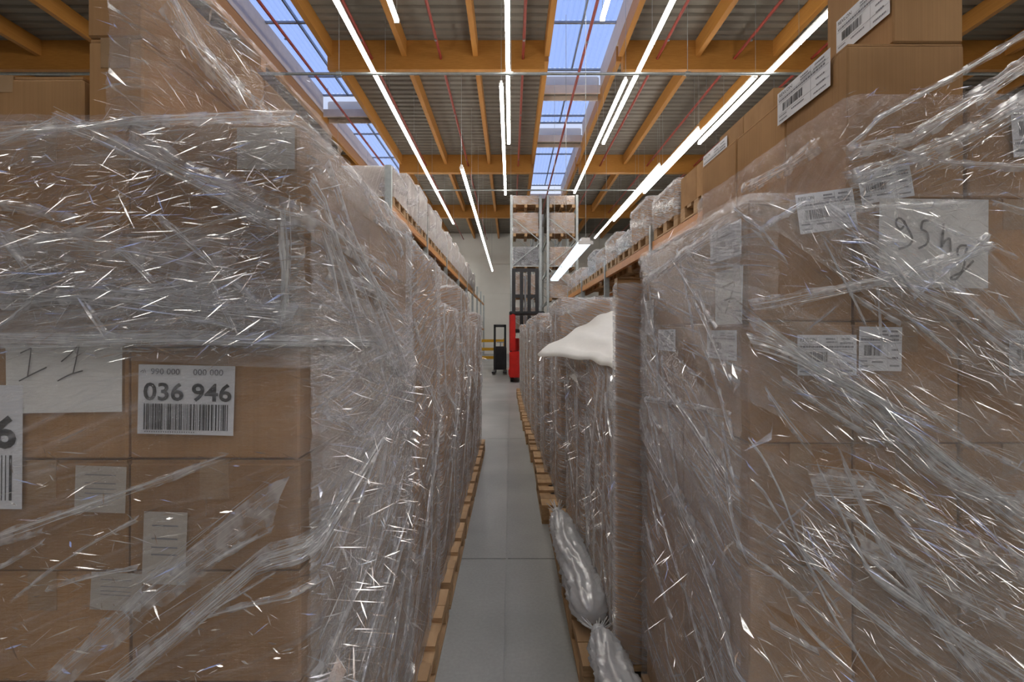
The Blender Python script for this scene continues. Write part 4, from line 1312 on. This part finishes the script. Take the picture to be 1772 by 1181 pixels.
def rack(x0, x1, ys, h, levels, lab, group=None, beam_m='orange'):
    o = empty('pallet_rack', (0, 0, 0))
    for y in ys:
        frame_part(o, x0, x1, y, h)
    for ya, yb in zip(ys, ys[1:]):
        for z in levels:
            for x in (x0, x1):
                MB().box(x - 0.025, x + 0.025, ya + 0.04, yb - 0.04, z - 0.055, z + 0.055).build('load_beam', M[beam_m], o)
    return tag(o, lab, 'rack', group)

wl_cache = {}
def wrapped_load(x0, x1, y0, y1, z0, h, nx, ny, nz, lab, group, dark=False, film='film_far', seed=0, pal=True):
    """a small pallet load seen from afar: cartons, pallet boards and film, one thing"""
    o = empty('wrapped_load', ((x0 + x1) / 2, (y0 + y1) / 2, z0))
    w, d = x1 - x0, y1 - y0
    pz = 0.0
    if pal:
        pz = 0.14
        mb = MB()
        for xx in (-w / 2 + 0.05, 0, w / 2 - 0.05):
            mb.box(xx - 0.05, xx + 0.05, -d / 2, d / 2, 0, 0.02)
            for yy in (-d / 2 + 0.06, 0, d / 2 - 0.06): mb.box(xx - 0.05, xx + 0.05, yy - 0.06, yy + 0.06, 0.02, 0.11)
        mb.build('pallet_base', M['wood'], o)
        for yy in np.linspace(-d / 2 + 0.06, d / 2 - 0.06, 5):
            MB().box(-w / 2, w / 2, yy - 0.05, yy + 0.05, 0.111, 0.138).build('deck_board', M['wood'], o)
    hh = (h - pz) / nz
    me, tm = carton_mesh(w / nx - 0.006, d / ny - 0.006, hh - 0.003)
    if dark:
        k = ('dark', me.name)
        if k not in wl_cache:
            m2 = me.copy(); m2.materials.clear(); m2.materials.append(M['darkfilm']); wl_cache[k] = m2
        me = wl_cache[k]
    for i in range(nx):
        for j in range(ny):
            for k in range(nz):
                if nx > 2 and 0 < i < nx - 1 and 0 < j < ny - 1: continue
                link('carton', me, o, (-w / 2 + (i + 0.5) * w / nx, -d / 2 + (j + 0.5) * d / ny, pz + k * hh))
    if film:
        xa = -w / 2 if (x0 + x1) > 0 else w / 2
        wr = Wrap(xa, -xa, -d / 2, d / 2, 0.012)
        film_sheet(wr, pz - 0.03, h + 0.01, 0.05, 'film', M[film], o, amp=0.02, theta=R(30 + seed * 7 % 40), seed=300 + seed)
        fold(wr, o, [(wr.corner1 - 0.2, pz + 0.1), (wr.corner1 + 0.3, pz + 0.3 * h), (wr.corner2, pz + 0.5 * h)], 14, 0.05, 0.003, 310 + seed)
        fold(wr, o, [(wr.corner1, h - 0.03), (wr.corner2, h - 0.06)], 12, 0.02, 0.003, 330 + seed)
    return tag(o, lab, 'pallet load', group)

# rack behind the 95 kg row
RX0, RX1 = 1.80, 2.90
ysr = [2.95, 5.75, 8.55, 11.35, 14.15]
rack(RX0, RX1, ysr, H + 1.35, (0.95, H + 1.085), 'pallet rack with orange beams behind the row with the 95 kg load', 'pallet racks')
seq = ['first', 'second', 'third', 'fourth', 'fifth', 'sixth', 'seventh', 'eighth', 'ninth', 'tenth', 'eleventh', 'twelfth', 'thirteenth', 'fourteenth', 'fifteenth', 'sixteenth']
k = 0
for ya in ysr[:-1]:
    for q in range(3):
        y0 = ya + 0.12 + q * 0.88
        h = [0.52, 0.46, 0.50, 0.62, 0.40, 0.55, 0.48, 0.60, 0.36, 0.5, 0.55, 0.45][k]
        wrapped_load(RX0 - 0.03, RX0 + 1.0, y0, y0 + 0.80, H + 1.14, h, 2, 2, 1 if k < 2 else 2,
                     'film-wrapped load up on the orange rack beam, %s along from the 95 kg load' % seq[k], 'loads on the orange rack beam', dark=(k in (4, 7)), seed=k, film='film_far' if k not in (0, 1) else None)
        wrapped_load(RX0 - 0.03, RX0 + 1.0, y0, y0 + 0.80, 1.005, 1.0 + 0.3 * ((k * 5) % 3) / 2, 1, 2, 3,
                     'film-wrapped load under the orange rack beam, %s along from the 95 kg load' % seq[k], 'loads under the orange rack beam', seed=20 + k)
        k += 1
tl = [o for o in bpy.data.objects if o.name.startswith('wrapped_load') and 'up on the orange rack beam, first along' in o.get('label', '')][0]
cc = [c for c in tl.children if c.name.startswith('carton')]
brand_label(tl, frame_right(RX0 - 0.036, 3.94, H + 1.14 + 0.34, 0), 0.46, 0.26, 44)

# rack behind the 036 946 row
LX0, LX1 = -1.72, -2.82
ysl = [6.4 + 2.8 * i for i in range(9)]
rack(LX0, LX1, ysl, H + 2.35, (1.75, H + 1.78), 'pallet rack with orange beams behind the row with the 036 946 load', 'pallet racks')
k = 0
for ya in ysl[:6]:
    for q in range(3):
        if k >= 16: break
        y0 = ya + 0.12 + q * 0.88
        h = [0.55, 0.75, 0.85, 0.8, 0.9, 0.7, 0.85, 0.75, 0.9, 0.8, 0.85, 0.7, 0.9, 0.8, 0.75, 0.85][k]
        wrapped_load(LX0 - 1.0, LX0 + 0.03, y0, y0 + 0.80, H + 1.835, h, 2, 2, 2,
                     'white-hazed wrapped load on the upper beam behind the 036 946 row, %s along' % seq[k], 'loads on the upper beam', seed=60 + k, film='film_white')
        if k < 9:
            wrapped_load(LX0 - 1.0, LX0 + 0.03, y0, y0 + 0.80, 1.805, 1.25, 1, 2, 3,
                     'wrapped load under the upper beam behind the 036 946 row, %s along' % seq[k], 'loads under the upper beam', seed=90 + k)
        k += 1

# double rack seen end-on at the far end
for a, (x0, x1) in enumerate(((0.02, 1.12), (1.40, 2.50))):
    rack(x0, x1, [17.2, 20.0, 22.8, 25.6], H + 5.2, (H - 0.2, H + 1.15, H + 2.35, H + 3.6, H + 4.7),
         ('tall grey rack frame end-on behind the red truck' if a == 0 else 'tall grey rack frame end-on, second beyond the red truck'), 'pallet racks', 'galv')
    names = ['brown wrapped load low', 'brown wrapped load second shelf up', 'wrapped load mid height', 'wrapped load high', 'brown load on the highest shelf']
    for lv, (z, h) in enumerate(((H - 0.14, 1.1), (H + 1.21, 1.0), (H + 2.41, 0.85), (H + 3.66, 0.9), (H + 4.76, 0.45))):
        wrapped_load(x0 + 0.07, x1 - 0.07, 17.3, 18.3, z, h, 2, 2, 2 if lv < 4 else 1,
                     ('%s in the rack frame behind the red truck' if a == 0 else '%s in the second rack frame beyond the red truck') % (names[lv] if lv != 2 else ('black wrapped load mid height' if a == 0 else 'shiny wrapped load mid height')),
                     'loads in the end racks', dark=(lv == 2 and a == 0), seed=120 + lv + 10 * a)

# glowing strip made up for a bluish streak of light by the racks
o = light_line(1.25, 7.6, 13.0, H + 1.5, 'made-up bluish glowing strip hanging low in front of the end racks', w=0.24, m='blueglow', group=None)

# ================================================================== red reach truck at the aisle end
t = empty('reach_truck', (0.50, 15.5, 0), PI)
def bv(parent, name, m, x0, x1, y0, y1, z0, z1, bev=0.03):
    bm = bevelled(x1 - x0, y1 - y0, z1 - z0, bev, 2)
    bmesh.ops.translate(bm, vec=((x0 + x1) / 2, (y0 + y1) / 2, (z0 + z1) / 2), verts=bm.verts)
    me = bpy.data.meshes.new(name); bm.to_mesh(me); bm.free(); me.materials.append(M[m])
    return link(name, me, parent)
bv(t, 'chassis', 'red', -0.55, 0.55, 0.2, 1.5, 0.15, 0.95)
bv(t, 'battery_cover', 'red', -0.55, 0.55, -0.1, 0.2, 0.15, 1.35)
bv(t, 'cab_column', 'red', 0.36, 0.55, 0.15, 1.45, 0.95, 2.12)
bv(t, 'seat', 'black', -0.3, 0.2, 0.5, 1.0, 0.95, 1.35, 0.05)
for x in (-0.5, 0.5):
    for y in (0.25, 1.4):
        MB().bar((x, y, 0.95), (x, y, 2.15), 0.06, 0.06).build('guard_post', M['black'], t)
gb = bv(t, 'overhead_guard', 'black', -0.55, 0.55, 0.2, 1.45, 2.12, 2.2, 0.02)
for x in (-0.40, -0.13, 0.13, 0.40):
    MB().box(x - 0.06, x + 0.06, -0.28, -0.16, 0.08, 3.75).build('mast_rail', M['black'], t)
for z in (0.4, 1.6, 2.8, 3.7):
    MB().box(-0.46, 0.46, -0.24, -0.20, z - 0.06, z + 0.06).build('mast_crossbar', M['black'], t)
MB().tube([(0, -0.22, 0.2), (0, -0.22, 3.5)], 0.04, 10).build('lift_cylinder', M['alu'], t)
bv(t, 'fork_carriage', 'black', -0.45, 0.45, -0.36, -0.28, 0.35, 0.85, 0.01)
for x in (-0.3, 0.3):
    MB().box(x - 0.06, x + 0.06, -0.42, -0.36, 0.10, 0.85).box(x - 0.06, x + 0.06, -1.3, -0.36, 0.08, 0.13).build('fork', M['black'], t)
    bv(t, 'support_leg', 'red', x * 1.7 - 0.07, x * 1.7 + 0.07, -0.9, 0.0, 0.08, 0.3, 0.02)
for x in (-0.46, 0.46):
    for y in (-0.75, 1.2):
        r_ = 0.13 if y < 0 else 0.17
        MB().tube([(x - 0.05, y, r_), (x + 0.05, y, r_)], r_, 18).build('wheel', M['rubber'], t)
tag(t, 'red reach truck with a black mast parked at the aisle end', 'forklift')

# yellow barrier and dark stacker truck beyond the row end
o = empty('safety_barrier', (-0.85, 19.0, 0))
for x in (-0.6, 0.6):
    bv(o, 'post', 'yellow', x - 0.06, x + 0.06, -0.06, 0.06, 0, 1.30, 0.01)
    bv(o, 'foot_plate', 'yellow', x - 0.1, x + 0.1, -0.1, 0.1, 0, 0.015, 0.002)
for z in (0.5, 0.85, 1.2):
    bv(o, 'rail', 'yellow', -0.56, 0.56, -0.04, 0.04, z - 0.06, z + 0.06, 0.01)
tag(o, 'yellow steel barrier on the open floor past the stacked rows', 'barrier')
o = empty('pallet_stacker', (-0.42, 17.6, 0))
bv(o, 'body', 'black', -0.25, 0.25, 0.0, 0.5, 0.1, 1.0, 0.05)
for x in (-0.2, 0.2):
    MB().box(x - 0.04, x + 0.04, -0.1, 0.0, 0.05, 1.85).build('mast_rail', M['black'], o)
    MB().box(x - 0.07, x + 0.07, -1.1, -0.1, 0.06, 0.12).build('fork', M['black'], o)
    MB().tube([(x - 0.03, 0.3, 0.08), (x + 0.03, 0.3, 0.08)], 0.08, 14).build('wheel', M['rubber'], o)
MB().tube([(0, 0.5, 0.7), (0, 0.85, 1.15)], 0.025, 8).tube([(-0.15, 0.85, 1.15), (0.15, 0.85, 1.15)], 0.02, 8).build('tiller', M['alu'], o)
MB().box(-0.24, 0.24, -0.1, -0.0, 1.75, 1.85).build('mast_crossbar', M['black'], o)
tag(o, 'dark pallet stacker standing between the yellow barrier and the red truck', 'stacker')
